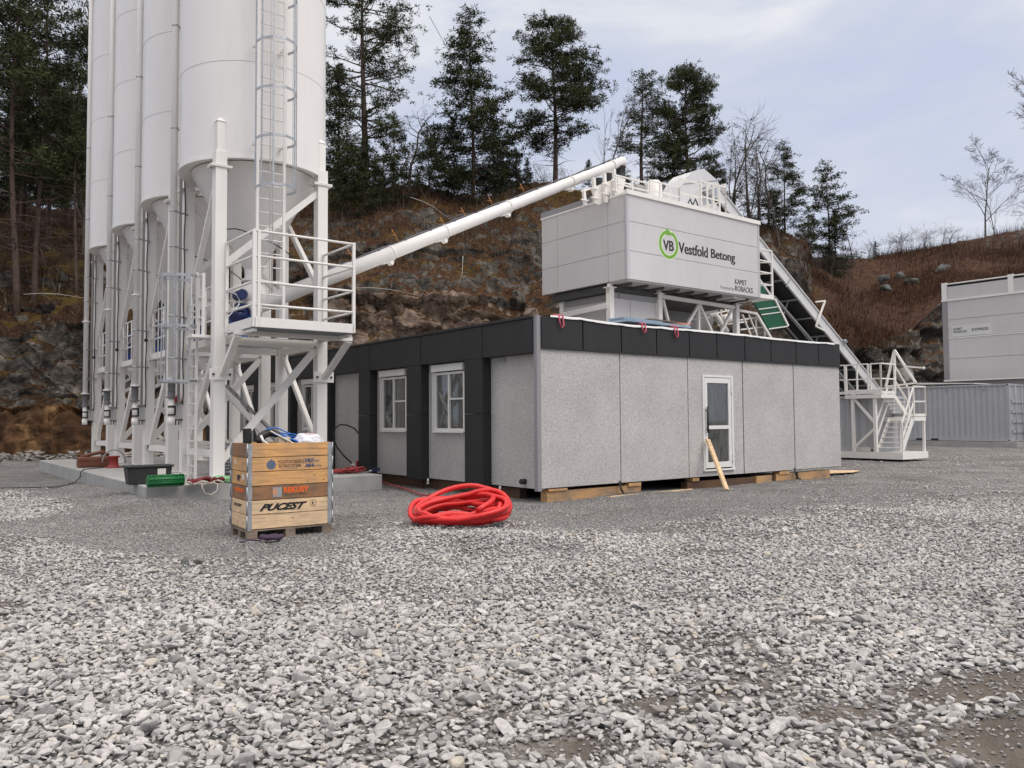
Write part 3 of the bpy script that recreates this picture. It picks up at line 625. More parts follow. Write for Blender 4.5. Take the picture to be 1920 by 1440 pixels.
# control room under the box
m = MB(); zr = on_b(1190, 562, Bc+.05).z
m.box(da+.12, ea-.1, Bc+.06, Bc+.14, 1.0, zr); m.box(ca+.02, ca+.12, Bc+.1, cbb, 1.0, zr)
m.build('lower_cladding', clad, tower)
m = MB(); m.box(da+.1, ea-.1, Bc+.0, Bc+.059, zr-.02, zr+.16); m.box(ca-.05, ca+.019, Bc, cbb, zr-.02, zr+.18); m.box(da+1.05, da+1.06, Bc+.05, Bc+.059, 1, zr); m.build('lower_trim', trimg, tower)
m = MB(); m.bar((ca-.08, cbb, zr-.32), (da-.1, db, zr-.32), .08, .2); m.build('side_beam', white, tower)
# bracing truss right of the room
zt = on_b(1300, 566, Bc).z; zl = 4.0
m = MB(); m.bar((ea, Bc, zt+.05), (fa, Bc, zt-.02), .1, .14)
P = [on_b(px, py, Bc) for px, py in ((1245, 560), (1263, 612), (1247, 612))]
def tb(p, q, w=.09): m.bar(p, q, w, w)
def pb_(px, py, b=None): return on_b(px, py, Bc if b is None else b)
tb(pb_(1243, 562), pb_(1262, 640)); tb(pb_(1310, 572), pb_(1270, 640)); tb(pb_(1310, 572), pb_(1310, 640)); tb(pb_(1312, 572), pb_(1352, 660)); tb(pb_(1372, 580), pb_(1338, 655)); tb(pb_(1385, 582), pb_(1418, 588)); tb(pb_(1418, 588), pb_(1452, 645))
tb(pb_(1392, 590), pb_(1412, 640), .06); tb(pb_(1404, 590), pb_(1424, 640), .05)
m.build('truss', white, tower)
m = MB(); Bm = Bc+1.6
for px0, py0, px1, py1 in ((1262, 575, 1300, 575), (1388, 600, 1440, 592), (1388, 618, 1440, 612), (1418, 596, 1418, 645), (1434, 596, 1434, 645), (1340, 560, 1380, 600), (1330, 590, 1375, 580), (1352, 565, 1352, 640), (1288, 600, 1330, 595), (1345, 610, 1400, 603)): m.bar(on_b(px0, py0, Bm), on_b(px1, py1, Bm), .06, .06)
m.tube(on_b(1340, 590, Bm), on_b(1362, 622, Bm), .14, 12); m.tube(on_b(1352, 600, Bm), on_b(1375, 594, Bm), .2, 12)
m.build('machinery', white, tower)
m = MB(); a_ = on_b(1258, 590, Bm+.6); b_ = on_b(1345, 575, Bm+.6); m.prism([on_b(x, y, Bm+.6) for x, y in ((1245, 566), (1350, 575), (1330, 625), (1262, 640))], (0, 1.2, 0)); m.build('mixer_housing', pmat('grey mixer steel', (.27, .27, .27), .5, var=.15, vscale=1.5), tower)
m = MB()
for i in range(5): xx = TA+TL-1.5+i*.35; m.box(xx, xx+.22, TB+.15+.06*i, TB+2.2, Z0-.12+.012*i, Z0-.055+.01*i)
m.build('grating_steps', white, tower)
# writing
def blet(nm, txt, px0, py0, px1, py1, hpx, mat=black, off=0.0, sh=0.0, b=TB-.0015, bold=0):
    p = on_b(px0, py0, b); q = on_b(px1, py1, b); d = (p-_e).y
    top = on_b(px0, py0-hpx, b); return lettering(nm, txt, tower, mat, SITE, p, (1, 0, 0), q.x-p.x, top.z-p.z, off, sh, bold=bold)
blet('sign_lettering', 'Vestfold', 1272.3, 473.3, 1327.5, 482, 21, off=.008, bold=.055)
blet('sign_lettering', 'Betong', 1333, 483, 1378.5, 489.7, 17.8, off=.008, bold=.055)
blet('logo_lettering', 'VB', 1243.3, 467.5, 1263.5, 469.2, 19.5, off=.015, bold=.04)
blet('maker_lettering', 'KAMET', 1378, 532.5, 1400, 535.2, 10.5, off=.0, bold=.035)
blet('maker_lettering', 'ROBACKS', 1378.2, 545.0, 1411.5, 549.5, 10.2, off=.0, bold=.035)
blet('maker_lettering', 'Powered by', 1351.5, 541.0, 1376.5, 544.0, 6.5, mat=pmat('grey print', (.12, .12, .12), .5))
gp = pmat('green print', (.16, .36, .03), .5); wp = pmat('pale green print', (.62, .75, .50), .5)
ctr = on_b(1253.8, 458.5, TB); RX = (on_b(1271.5, 460.5, TB).x-on_b(1234.8, 456, TB).x)/2; RZ = RX
def ring(r0, r1, bb, t0, t1, mat, nm):
    m = MB(); n = 60; vs = []
    for i in range(n+1):
        t = R(t0+(t1-t0)*i/n)
        for r_ in (r0, r1): vs.append((ctr.x+r_*math.sin(t), bb, ctr.z+r_*math.cos(t)))
    m.add(vs, [(2*i, 2*i+2, 2*i+3, 2*i+1) for i in range(n)]); return m.build(nm, mat, tower)
ring(RX*.70, RX*1.04, TB-.001, 0, 360, wp, 'logo_outline')
ring(RX*.76, RX*.98, TB-.003, 22, 345, gp, 'logo_ring')
m = MB(); rr = RX
m.add([(ctr.x+x*rr, TB-.005, ctr.z+z*rr) for x, z in ((-.28, .66), (-.20, 1.12), (.30, .83), (.02, .62))], [(0, 1, 2, 3)]); m.add([(ctr.x+x*rr, TB-.0045, ctr.z+z*rr) for x, z in ((.10, .66), (.40, .92), (.36, .70))], [(0, 1, 2)]); m.build('logo_arrow', gp, tower)
# ---- on the roof
RZ_ = Z1+.04
def rail(m, p, q, h=1.05, n=None, mids=1, r_=.028, toe=True):
    p = Vector(p); q = Vector(q); L = (q-p).length; n = n or max(1, round(L/1.4)); up = Vector((0, 0, 1))
    for i in range(n+1): c = p.lerp(q, i/n); m.bar(c, c+up*h, .05, .05)
    for j in range(mids+1): zz = h*(1-j/(mids+1)); m.bar(p+up*zz, q+up*zz, .045, .045)
    if toe: m.bar(p+up*.05, q+up*.05, .012, .1)
m = MB()
fa_, fb_ = TA+.25, TB+.15
e1 = on_b(1155, 372, fb_).x; e2 = on_b(1216, 386, fb_).x
rail(m, (e1, fb_, RZ_), (e2, fb_, RZ_), on_b(1216, 344, fb_).z-RZ_, n=2, mids=1)
e3 = on_b(1219, 386, fb_).x; e4 = on_b(1274, 400, fb_).x; e5 = on_b(1303, 405, fb_+.3).x; e6 = on_b(1361, 412, fb_).x
rail(m, (e3, fb_, RZ_), (e4, fb_, RZ_), on_b(1274, 352, fb_).z-RZ_, n=3)
rail(m, (e5, fb_, RZ_), (e6, fb_, RZ_), on_b(1303, 336, fb_).z-RZ_, n=4)
rail(m, (e6, fb_, RZ_), (e6, fb_+1.4, RZ_), 1.3, n=1)
rail(m, (e4, fb_, RZ_), (e5, fb_+.02, RZ_), 1.05, n=1, mids=1)
rail(m, (e3, fb_+1.6, RZ_), (e5, fb_+1.6, RZ_), 1.05, n=4)
m.build('roof_railing', white, tower)
m = MB(); bb = TB+.35
m.box(on_b(1194, 380, bb).x, on_b(1213, 380, bb).x, bb, bb+.5, RZ_, on_b(1200, 346, bb).z); m.build('roof_cabinet', pmat('grey cabinet', (.40, .41, .41), .5), tower, bevel=.01)
bb = TB+1.0; a = on_b(1226, 370, bb); rr = (on_b(1236, 370, bb).x-on_b(1215, 370, bb).x)/2; zt = on_b(1226, 340, bb).z
m = MB(); m.lathe((a.x, bb, 0), [(rr, RZ_), (rr, zt-.1), (rr*.7, zt), (.01, zt+.03)], 20); m.build('dust_filter', white, tower)
bb = TB+1.0
m = MB(); e_ = Vector((0, .05, 0)); m.prism([on_b(x, y, bb) for x, y in ((1108, 353), (1153, 335), (1156, 372), (1121, 384))], e_); m.prism([on_b(x, y, bb-.3) for x, y in ((1158, 331), (1173, 336), (1169, 356), (1160, 354))], e_); m.prism([on_b(x, y, bb+.4) for x, y in ((1156, 352), (1192, 362), (1192, 385), (1156, 378))], (0, 1.2, 0)); m.build('scale_panel', white, tower)
m = MB()
for px0, y0, y1 in ((1094, 355, 385), (1113, 333, 382), (1133, 325, 380), (1151, 318, 376)):
    p = on_b(px0, y0, bb-.12); q = on_b(px0+3, y1, bb-.12); m.bar(p, q, .10, .10)
    for yy in (y0+20, y0+38):
        if yy < y1: c = on_b(px0+2, yy, bb-.2); m.bar(c-Vector((.16, 0, 0)), c+Vector((.16, 0, 0)), .05, .04)
m.bar(on_b(1090, 358, bb-.12), on_b(1108, 353, bb-.12), .06, .08); m.build('scale_frame', white, tower)
m = MB()
for px0, px1, y0, y1 in ((1115, 1130, 334, 350), (1134, 1150, 325, 342)): p = on_b(px0, y0, bb+.35); q = on_b(px1, y1, bb+.35); m.lathe(((p.x+q.x)/2, bb+.35, 0), [((q.x-p.x)/2, q.z), ((q.x-p.x)/2*1.06, (p.z+q.z)/2), ((q.x-p.x)/2, p.z)], 16)
m.build('rubber_sleeve', rubber, tower)
# screw conveyor from the silo to the tower
P0 = on_b(482, 574, 6.85); P1 = on_b(1166, 303, TB+2.2)
scv = thing('screw_conveyor', 'long white tubular screw conveyor rising from the front silo to the tower roof', 'conveyor', P0)
m = MB(); m.tube(P0, P1, .192, 28, r2=.172); m.path([P0-(P1-P0).normalized()*.02, P0-(P1-P0).normalized()*.28], [.23, .17], 20); m.lathe(P1, [(.0, .19), (.12, .15), (.18, .05), (.18, -.15), (.0, -.2)], 20)
m.build('tube', tank, scv)
d = (P1-P0).normalized(); L = (P1-P0).length
tt = []
for px, py in ((733, 474), (835, 434), (955, 387), (1075, 340), (1153, 308)):
    best = min(range(1001), key=lambda i: abs((lambda w: 960+F*w.x/w.y)(SITE @ (P0+d*L*i/1000)) - px)); tt.append(best/1000)
m = MB()
for t in tt:
    c = P0+d*L*t; m.tube(c-d*.025, c+d*.025, .205, 24); m.bar(c+Vector((0, 0, -.22)), c+Vector((0, 0, -.30))-d*.05, .16, .12)
    m.bar(c-Vector((0, 0, .2))-d*.35, c-Vector((0, 0, .2))+d*.1, .12, .06)
m.build('flange', white, scv)
m = MB(); up = Vector((0, 0, 1)); nn = (up-d*up.dot(d)).normalized(); sd_ = d.cross(nn)
for sgn, r_ in ((-.05, .022), (0, .028), (.06, .018)): m.path([P0+d*L*t+nn*(.20+.015*math.sin(t*60+sgn*9))+sd_*(sgn-.06) for t in [.10+.88*i/60 for i in range(61)]], r_, 5)
for i in range(14): c = P0+d*L*(.12+.062*i)+nn*.18; m.bar(c-sd_*.14, c+sd_*.06, .06, .05)
m.build('cable_run', pmat('dark cable', (.07, .075, .10), .5), scv)
m = MB()
for px, h in ((668, .34), (752, .42), (838, .25), (878, .3), (930, .32), (990, .36)):
    if not h: continue
    best = min(range(1001), key=lambda i: abs((lambda w: 960+F*w.x/w.y)(SITE @ (P0+d*L*i/1000)) - px))/1000; c = P0+d*L*best+nn*.2
    e_ = c+up*h*.8-Vector((h*.55, 0, 0)); m.path([c, e_], .011, 5); m.path([c.lerp(e_, .55), c.lerp(e_, .55)+Vector((-.13, 0, -.02))], .008, 4)
m.build('orange_twig', orange, scv)  # thin yellowish twigs with a side shoot, set along the tube
c = P1-d*.12; m = MB(); m.lathe((c.x, c.y, 0), [(.20, c.z-.16), (.22, c.z-.2), (.22, c.z-.22), (.19, c.z-.25), (.20, c.z-.5), (.23, c.z-.75)], 20); m.build('rubber_outlet', rubber, scv)
# belt conveyor
BC = TB+2.4; BW = 1.15
t0 = on_b(1338, 338, BC); t1 = on_b(1655, 735, BC)
bel = thing('belt_conveyor', 'long enclosed belt conveyor sloping from the tower roof down to the right', 'conveyor', t1)
d = (t1-t0).normalized(); nn = Vector((-d.z, 0, d.x)).normalized()
if nn.z < 0: nn = -nn
FH = .52
def plate(m, b0, b1, h0, h1, s0=0, s1=1): 
    a = t0.lerp(t1, s0); e_ = t0.lerp(t1, s1)
    P = [Vector((a.x, b0, a.z))+nn*h0, Vector((e_.x, b0, e_.z))+nn*h0, Vector((e_.x, b0, e_.z))+nn*h1, Vector((a.x, b0, a.z))+nn*h1]
    Q = [Vector((p.x, b1, p.z)) for p in P]; m.add(P+Q, [(0,1,2,3), (7,6,5,4), (0,4,5,1), (1,5,6,2), (2,6,7,3), (3,7,4,0)])
m = MB()
plate(m, BC, BC+.012, -FH, -.05); plate(m, BC+BW, BC+BW+.012, -FH, -.05); plate(m, BC-.06, BC+.05, -.05, 0); plate(m, BC-.05, BC+.05, -FH-.02, -FH); plate(m, BC+BW-.05, BC+BW+.06, -.05, 0)
m.build('side_frame', pmat('conveyor frame paint', (.62, .62, .62), .45, var=.05), bel)
m = MB(); plate(m, BC+.1, BC+BW-.1, -.25, -.22); plate(m, BC+.1, BC+BW-.1, -FH+.02, -FH+.05); m.build('belt', rubber, bel)
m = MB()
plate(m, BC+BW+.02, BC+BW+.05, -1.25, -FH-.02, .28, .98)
m.build('void_sheet', dark, bel)  # near-black sheet added to stand in for the dark void under the belt
m = MB(); L = (t1-t0).length; n = 9
for i in range(n):
    c = t0.lerp(t1, .2+.8*i/n)+nn*(-FH-.03); m.bar((c.x, BC, c.z), (c.x, BC+BW, c.z), .08, .08)
    if i in (3, 5):
        c2 = c+nn*-.9; m.bar((c.x, BC+.5, c.z), (c2.x, BC+.5, c2.z), .05, .05)
for sb in (BC+.45, BC+BW):
    a = t0.lerp(t1, .40)+nn*-1.15; e_ = t0.lerp(t1, .95)+nn*-1.0; m.bar((a.x, sb, a.z), (e_.x, sb, e_.z), .09, .09)
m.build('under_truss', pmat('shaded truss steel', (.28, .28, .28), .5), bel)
m = MB()      # bracket frame
p1, p2, p3, p4 = on_b(1547, 564, BC-.15), on_b(1530, 612, BC-.15), on_b(1546, 620, BC), on_b(1529, 566, BC)
for a, e_ in ((p4, p1), (p1, p2), (p2, p3)): m.bar(a, e_, .07, .07)
m.build('idler_bracket', white, bel)
m = MB(); p1 = on_b(1470, 488, BC-.05); m.bar(on_b(1481, 524, BC-.03), on_b(1474, 538, BC-.03), .03, .05)
c = on_b(1585, 640, BC-.1); m.tube((c.x, c.y-.05, c.z), (c.x, c.y+.2, c.z), .10, 12); m.bar((c.x-.2, c.y, c.z+.05), (c.x+.15, c.y, c.z), .08, .06); m.build('bearing', galv, bel)
# conveyor head housing
m = MB(); HB = BC-.08
hd = [on_b(x, y, HB) for x, y in ((1262, 400), (1272, 372), (1281, 345), (1287, 333), (1298, 322), (1308, 318.5), (1320, 316), (1345, 338), (1351, 350), (1339, 376), (1352, 396), (1345, 404))]
m.prism(hd, (0, BW*.9, 0)); m.build('head_housing', pmat('head housing paint', (.60, .60, .61), .45, var=.05, vscale=2), bel)
m = MB(); m.bar(on_b(1281, 345, HB-.01), on_b(1345, 338, HB-.01), .02, .03); m.bar(on_b(1318, 355, HB-.015), on_b(1336, 385, HB-.015), .03, .07); m.prism([on_b(x, y, HB-.02) for x, y in ((1326, 360), (1339, 352), (1341, 368), (1330, 372))], (0, -.12, 0)); m.build('drive_bracket', galv, bel)
c = on_b(1330, 358, HB-.2); m = MB(); m.tube((c.x, c.y-.2, c.z), (c.x, c.y+.19, c.z), .22, 16); m.build('drive_drum', galv, bel)
m = MB()
for o_ in (0, .25): m.path([on_b(1288+o_*40+x, 398-y, TB+.8) for x, y in ((0, 0), (2, 16), (6, 25), (10, 14), (13, 0))], .03, 6)
o = m.build('cable_loop', rubber, tower)
# green guard panel
m = MB(); GB = BC-.25
gq = [on_b(x, y, GB) for x, y in ((1414, 566), (1451, 561), (1476, 611), (1441, 616))]
e_ = Vector((0, 1.0, 0))
gpn = thing('green_guard_panel', 'dark green sheet panel hanging below the belt conveyor', 'panel', gq[3])
m.prism(gq, (0, .06, 0)); m.prism([on_b(x, y, GB) for x, y in ((1424, 520), (1440, 556), (1426, 558))], (0, .05, 0)); m.build('sheet', green, gpn)
m = MB(); m.bar(gq[1]+Vector((.03, -.02, 0)), gq[2]+Vector((.03, -.02, 0)), .09, .09); m.bar(gq[2]+Vector((0, -.02, -.02)), gq[3]+Vector((0, -.02, -.02)), .05, .05)
for f_ in (.28, .48): m.bar(gq[0].lerp(gq[3], f_)-Vector((0, .02, 0)), gq[1].lerp(gq[2], f_)-Vector((0, .02, 0)), .03, .04)
m.build('frame', white, gpn)
# caged platform at the tower's right end
m = MB(); KA = TA+TL+.03
kb0, kb1 = TB+.15, TB+1.1
kx = on_b(1447, 500, kb0).x; zz = [on_b(1447, y, kb0).z for y in (471, 492, 513, 535)]; zf = on_b(1447, 558, kb0).z
for z_ in zz:
    m.bar((KA, kb0, z_), (kx, kb0, z_), .05, .05); m.bar((KA, kb1, z_-.0), (kx, kb0, z_), .04, .04)
m.bar((kx, kb0, zf-.1), (kx, kb0, zz[0]), .07, .07); m.bar((KA+.05, kb0, zf), (KA+.05, kb0, zz[0]), .06, .06); m.bar((KA, kb0, zf), (kx+.05, kb0, zf), .1, .16); m.bar((kx, kb0, zf), (kx, kb1, zf), .1, .16)
m.bar((KA+.1, kb0, zz[3]+.2), (kx, kb0, zf), .05, .05)
m.build('side_cage', white, tower)
# ================================================================ steel stairs at the right
SN = on_z(1693, 863, .06, True); na, nb = SN.x, SN.y
st = thing('steel_stairs', 'white steel stair tower with two flights right of the barracks', 'stairs', (na, nb, 0))
m = MB(); z1 = .32
m.box(na, na+.12, nb, nb+3.4, .08, z1); m.box(na+.12, na+1.9, nb, nb+.12, .08, z1); m.box(na+1.78, na+1.9, nb+.12, nb+3.4, .08, z1); m.box(na+.12, na+1.9, nb+.13, nb+3.3, z1-.05, z1-.01)
m.build('base_frame', white, st)
ypx = lambda px: on_a(px, 800, na).y
b1, b2 = ypx(1640.5), ypx(1599)
zp = on_a(1645, 738, na).z
for px_b in (b1, b2):
    m = MB(); m.box(na, na+.1, px_b-.05, px_b+.05, z1, zp); m.build('post', white, st)
m = MB(); m.bar((na+.05, b2, zp-.1), (na+.05, b1, 1.35), .08, .08); m.bar((na+.05, b1, 1.2), (na+.05, b2, .45), .08, .08); m.build('brace', white, st)
m = MB(); pu = 1.0; m.box(na-.05, na+pu, b1-.3, b2+.25, zp-.16, zp-.02); m.box(na-.07, na-.03, b1-.3, b2+.25, zp, zp+.16); m.build('upper_platform', white, st)
m = MB(); rail(m, (na-.02, b1-.28, zp), (na-.02, b1+.1, zp), 1.1, n=1); rail(m, (na-.02, b1+.2, zp), (na-.02, b2+.2, zp), 1.1, n=2); rail(m, (na-.02, b1-.28, zp), (na+pu, b1-.28, zp), 1.1, n=1); rail(m, (na-.02, b2+.25, zp), (na-.02, b2+1.4, zp+.05), 1.1, n=1); m.build('upper_railing', white, st)
# lower landing on the near side
zl = on_a(1682, 781, na+1.0).z; la0, la1 = na+1.0, na+1.9; lb0, lb1 = nb+.05, nb+1.0
m = MB(); m.box(la0, la1, lb0, lb1+.9, zl-.16, zl-.02); m.build('lower_landing', white, st)
for (a, b) in ((la1-.08, lb0+.05), (la1-.08, lb1), (la0+.1, lb1+.7)):
    m = MB(); m.box(a-.04, a+.04, b-.04, b+.04, z1, zl-.16); m.build('post', white, st)
m = MB(); rail(m, (la0, lb0, zl), (la1, lb0, zl), 1.1, n=1); rail(m, (la1, lb0, zl), (la1, lb1+.85, zl), 1.1, n=3); m.build('landing_railing', white, st)
m = MB()
f0, f1 = Vector((la0, 0, zl-.1)), Vector((na+.12, 0, z1+.02))
for b in (lb0+.04, lb1-.04):
    m.bar((f0.x, b, f0.z), (f1.x, b, f1.z), .04, .17)
for i in range(6): p = f0.lerp(f1, (i+.6)/6.4); m.box(p.x-.13, p.x+.13, lb0+.06, lb1-.06, p.z-.01, p.z+.02)
m.build('lower_flight', white, st)
m = MB()
for b in (lb0, lb1):
    for h in (.5, 1.05): m.bar((f0.x, b, f0.z+h+.1), (f1.x-.0, b, f1.z+h), .045, .045)
    m.bar((f1.x, b, f1.z), (f1.x, b, f1.z+1.05), .05, .05)
m.build('handrail', white, st)
m = MB(); g0 = Vector((na+pu, 0, zp-.1)); g1 = Vector((na+pu+1.0, 0, zl)); 
for b in (b1-.25, b1+.55): m.bar((g0.x, b, g0.z), (g1.x, b, g1.z), .04, .16)
for i in range(5): p = g0.lerp(g1, (i+.6)/5.4); m.box(p.x-.12, p.x+.12, b1-.23, b1+.53, p.z-.01, p.z+.02)
for h in (.5, 1.05): m.bar((g0.x, b1-.28, g0.z+h+.1), (g1.x, b1-.28, g1.z+h), .045, .045)
m.build('upper_flight', white, st)
m = MB(); m.box(na+.25, na+.8, nb+1.2, nb+2.0, z1, z1+.16); m.build('step_block', pmat('pale block', (.62, .60, .56), .6), st, bevel=.02)
# ================================================================ containers and aggregate bins
def corr_side(m, a, b0, b1, z0, z1, pitch=.28, dep=.036, axis='a', sgn=-1):
    n = int((b1-b0)/pitch); pts = []
    for i in range(n):
        y = b0+(b1-b0)*i/n; w = (b1-b0)/n
        pts += [(y, 0), (y+w*.32, 0), (y+w*.5, dep), (y+w*.82, dep)]
    pts.append((b1, 0)); vs = []
    for y, dd in pts:
        for z in (z0, z1): vs.append((a-sgn*dd, y, z) if axis == 'a' else (y, a-sgn*dd, z))
    m.add(vs, [(2*i, 2*i+2, 2*i+3, 2*i+1) for i in range(len(pts)-1)])
cont = pmat('grey container paint', (.40, .405, .42), .45, var=.05, vscale=1.0, dirt=.25, dirtcol=(.22, .21, .20))
def container(nm, label, a, b0, b1, z0, h, w=2.44, ends=True):
    t = thing(nm, label, 'container', (a+w/2, (b0+b1)/2, z0))
    m = MB(); corr_side(m, a+.04, b0+.12, b1-.12, z0+.16, z0+h-.10); m.build('side_wall', cont, t)
    m = MB(); corr_side(m, b0+.04, a+.12, a+w-.12, z0+.16, z0+h-.10, axis='b') if not ends else m.box(a+.12, a+w-.12, b0+.05, b0+.08, z0+.14, z0+h-.12); dw = m.build('end_wall', cont, t)
    m = MB()
    for (x, y) in ((a, b0), (a, b1-.12), (a+w-.12, b0), (a+w-.12, b1-.12)): m.box(x, x+.12, y, y+.12, z0, z0+h)
    for x in (a, a+w-.08): m.box(x+.01, x+.07, b0+.12, b1-.12, z0+.02, z0+.16); m.box(x+.01, x+.07, b0+.12, b1-.12, z0+h-.10, z0+h-.01)
    m.box(a+.12, a+w-.12, b0+.01, b0+.09, z0+.02, z0+.139); m.box(a+.12, a+w-.12, b0+.01, b0+.09, z0+h-.119, z0+h-.01); m.box(a+.08, a+w-.08, b0+.1, b1-.1, z0+h-.04, z0+h-.02)
    fr = m.build('frame', cont, t)
    m = MB()
    for z_ in (z0+.03, z0+h-.1): m.box(a-.004, a-.001, b0+.03, b0+.09, z_, z_+.07)
    m.box(a+.0, a+.005, (b0+b1)/2-.2, (b0+b1)/2+.2, z0+.03, z0+.13); m.box(a+.0, a+.005, b0+3.6, b0+4.0, z0+.03, z0+.13); m.build('fork_pocket', dark, fr)
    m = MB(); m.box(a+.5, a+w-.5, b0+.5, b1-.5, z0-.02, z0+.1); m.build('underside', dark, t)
    return t, dw
cp = on_z(1895, 829, .26, True)
ca0, cb0 = cp.x, cp.y
zc = .27; hc = on_a(1895, 718.5, ca0).z-zc
cbe = on_a(1655, 800, ca0).y
c1t, dw = container('shipping_container', 'grey corrugated container with its long side to the stairs', ca0, cb0, cbe+2.5, zc, hc)
m = MB()
for i in range(4): zz = zc+.45+i*.52; m.box(ca0+.35, ca0+2.0, cb0-.01, cb0+.05, zz, zz+.16)
for a in (ca0+.75, ca0+1.6): m.tube((ca0+.2+a-ca0-.2, cb0-.03, zc+.1), (a, cb0-.03, zc+hc-.1), .02, 8)
for i in range(4): m.box(ca0+.10, ca0+.24, cb0-.03, cb0-.005, zc+.25+i*.62, zc+.33+i*.62)
m.build('door_ribs', cont, c1t)
m = MB()
for i in range(5): yy = cb0+1.2+i*1.9; m.box(ca0-.01, ca0+.02, yy, yy+.07, zc+hc-.33, zc+hc-.24)
m.build('lashing_ring', trimg, c1t)
m = MB(); m.box(ca0-.3, ca0+3.2, cb0-.4, cbe+2.5, -.2, .262); o = m.build('concrete_footing', conc); tag(o, 'low concrete footing under the grey containers', 'footing')
# roof ramp plate and A-frame on the container
m = MB(); pA = on_a(1720, 719, ca0+.2).y; pB = on_a(1828, 719, ca0+.2).y; zt_ = zc+hc
m.hexa([(ca0+.1, pB, zt_+.05), (ca0+2.2, pB, zt_+.05), (ca0+2.2, pA, zt_+.12), (ca0+.1, pA, zt_+.12), (ca0+.1, pB, zt_+.09), (ca0+2.2, pB, zt_+.09), (ca0+2.2, pA, zt_+.22), (ca0+.1, pA, zt_+.22)]); o = m.build('roof_hatch', white); tag(o, 'flat white hatch cover lying on the container roof', 'hatch')
ia = na+1.6
ap = on_a(1677, 656, ia); f_ = [on_a(x, y, ia) for x, y in ((1661, 725), (1678, 722))]; q = on_a(1717, 718, ia)
m = MB(); [m.bar(ap, x, .07, .07) for x in (*f_, q)]; m.bar(f_[0], q, .06, .06); r1 = ap.lerp(q, .5); m.bar(r1, on_a(1732, 690, ia), .06, .06); e_ = on_a(1732, 690, ia); m.lathe(e_, [(.0, -.07), (.07, 0), (.0, .07)], 8)
m.build('hoist_frame', white, st)
# second container beside the barracks, behind the stairs
ga = na+.9; gb0 = on_a(1574, 800, ga).y; 
t2, _ = container('shipping_container', 'pale grey corrugated container end just behind the stairs', na+.25, b1+.2, b1+6.0, .3, zp-.35)
# aggregate bins
def bins(level, z0, z1, nm, label, bfar, afix, lab=None): pass
BA = on_y(1771, 712, 47.0); BAs = SINV @ BA; ba = BAs.x; bf = BAs.y
zs = [on_a(1771, y, ba).z for y in (712.5, 636, 566, 534)]
agg = thing('aggregate_bin', 'tall grey clad aggregate bin building behind the containers', 'aggregate bin', (ba+2, bf-6, 0))
bn = bf-13
m = MB()
for (za_, zb_) in ((zs[0], (zs[0]+zs[1])/2), ((zs[0]+zs[1])/2, zs[1]), (zs[1]+.06, (zs[1]+zs[2])/2), ((zs[1]+zs[2])/2, zs[2])): m.box(ba, ba+.1, bn, bf, za_+.015, zb_-.005)
m.box(ba+.1, ba+3, bf-.1, bf, zs[0], zs[2]); m.box(ba+.02, ba+.1, bn, bf-.3, zs[2], zs[3]-.15)
m.box(ba+.4, ba+2.8, bn, bf-.3, -.2, zs[0]-.11); m.build('cladding', clad, agg)
m = MB(); m.box(ba+.1, ba+3, bn, bf-.1, zs[0]-.1, zs[3]-.3); m.build('core', trimg, agg)
m = MB(); m.box(ba-.04, ba+.04, bn, bf+.03, zs[0]-.1, zs[0]); m.box(ba-.06, ba+.06, bn, bf+.03, zs[2], zs[2]+.10); m.box(ba-.03, ba+.03, bn, bf, zs[1]-.0, zs[1]+.06)
m.box(ba-.03, ba+.08, bn, bf-.1, zs[3]-.02, zs[3]+.05)
for i in range(4): yy = bf-.12-i*3.55; m.box(ba-.04, ba+.1, yy-.16, yy+.12, zs[2]+.10, zs[3]+.1)
m.build('rim', white, agg)
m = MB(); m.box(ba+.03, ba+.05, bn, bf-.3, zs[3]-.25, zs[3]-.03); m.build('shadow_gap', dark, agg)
m = MB(); m.box(ba-.03, ba-.003, bf-.3, bf, zs[0]+.02, zs[2]); m.build('corner_trim', trimg, agg)
s0 = on_a(1785, 632, ba-.02); s1_ = on_a(1860, 620, ba-.02); zt0 = on_a(1785, 612, ba-.02).z
m = MB(); m.box(ba-.03, ba-.004, s1_.y, s0.y, s0.z, zt0); m.build('sign_board', pmat('white sign', (.62, .62, .62), .5), agg)
def alet(txt, px0, py0, px1, py1, hpx):
    p = on_a(px0, py0, ba-.034); q = on_a(px1, py1, ba-.034); lettering('sign_lettering', txt, agg, black, SITE, p, (0, -1, 0), p.y-q.y, on_a(px0, py0-hpx, ba-.034).z-p.z, .0, bold=.03)
alet('KAMET', 1788, 619.5, 1804, 618, 4.6); alet('ROBACKS', 1788, 624.8, 1813, 622.6, 4.4); alet('EXPRESS', 1822.5, 620.5, 1853.5, 617.5, 5.2)
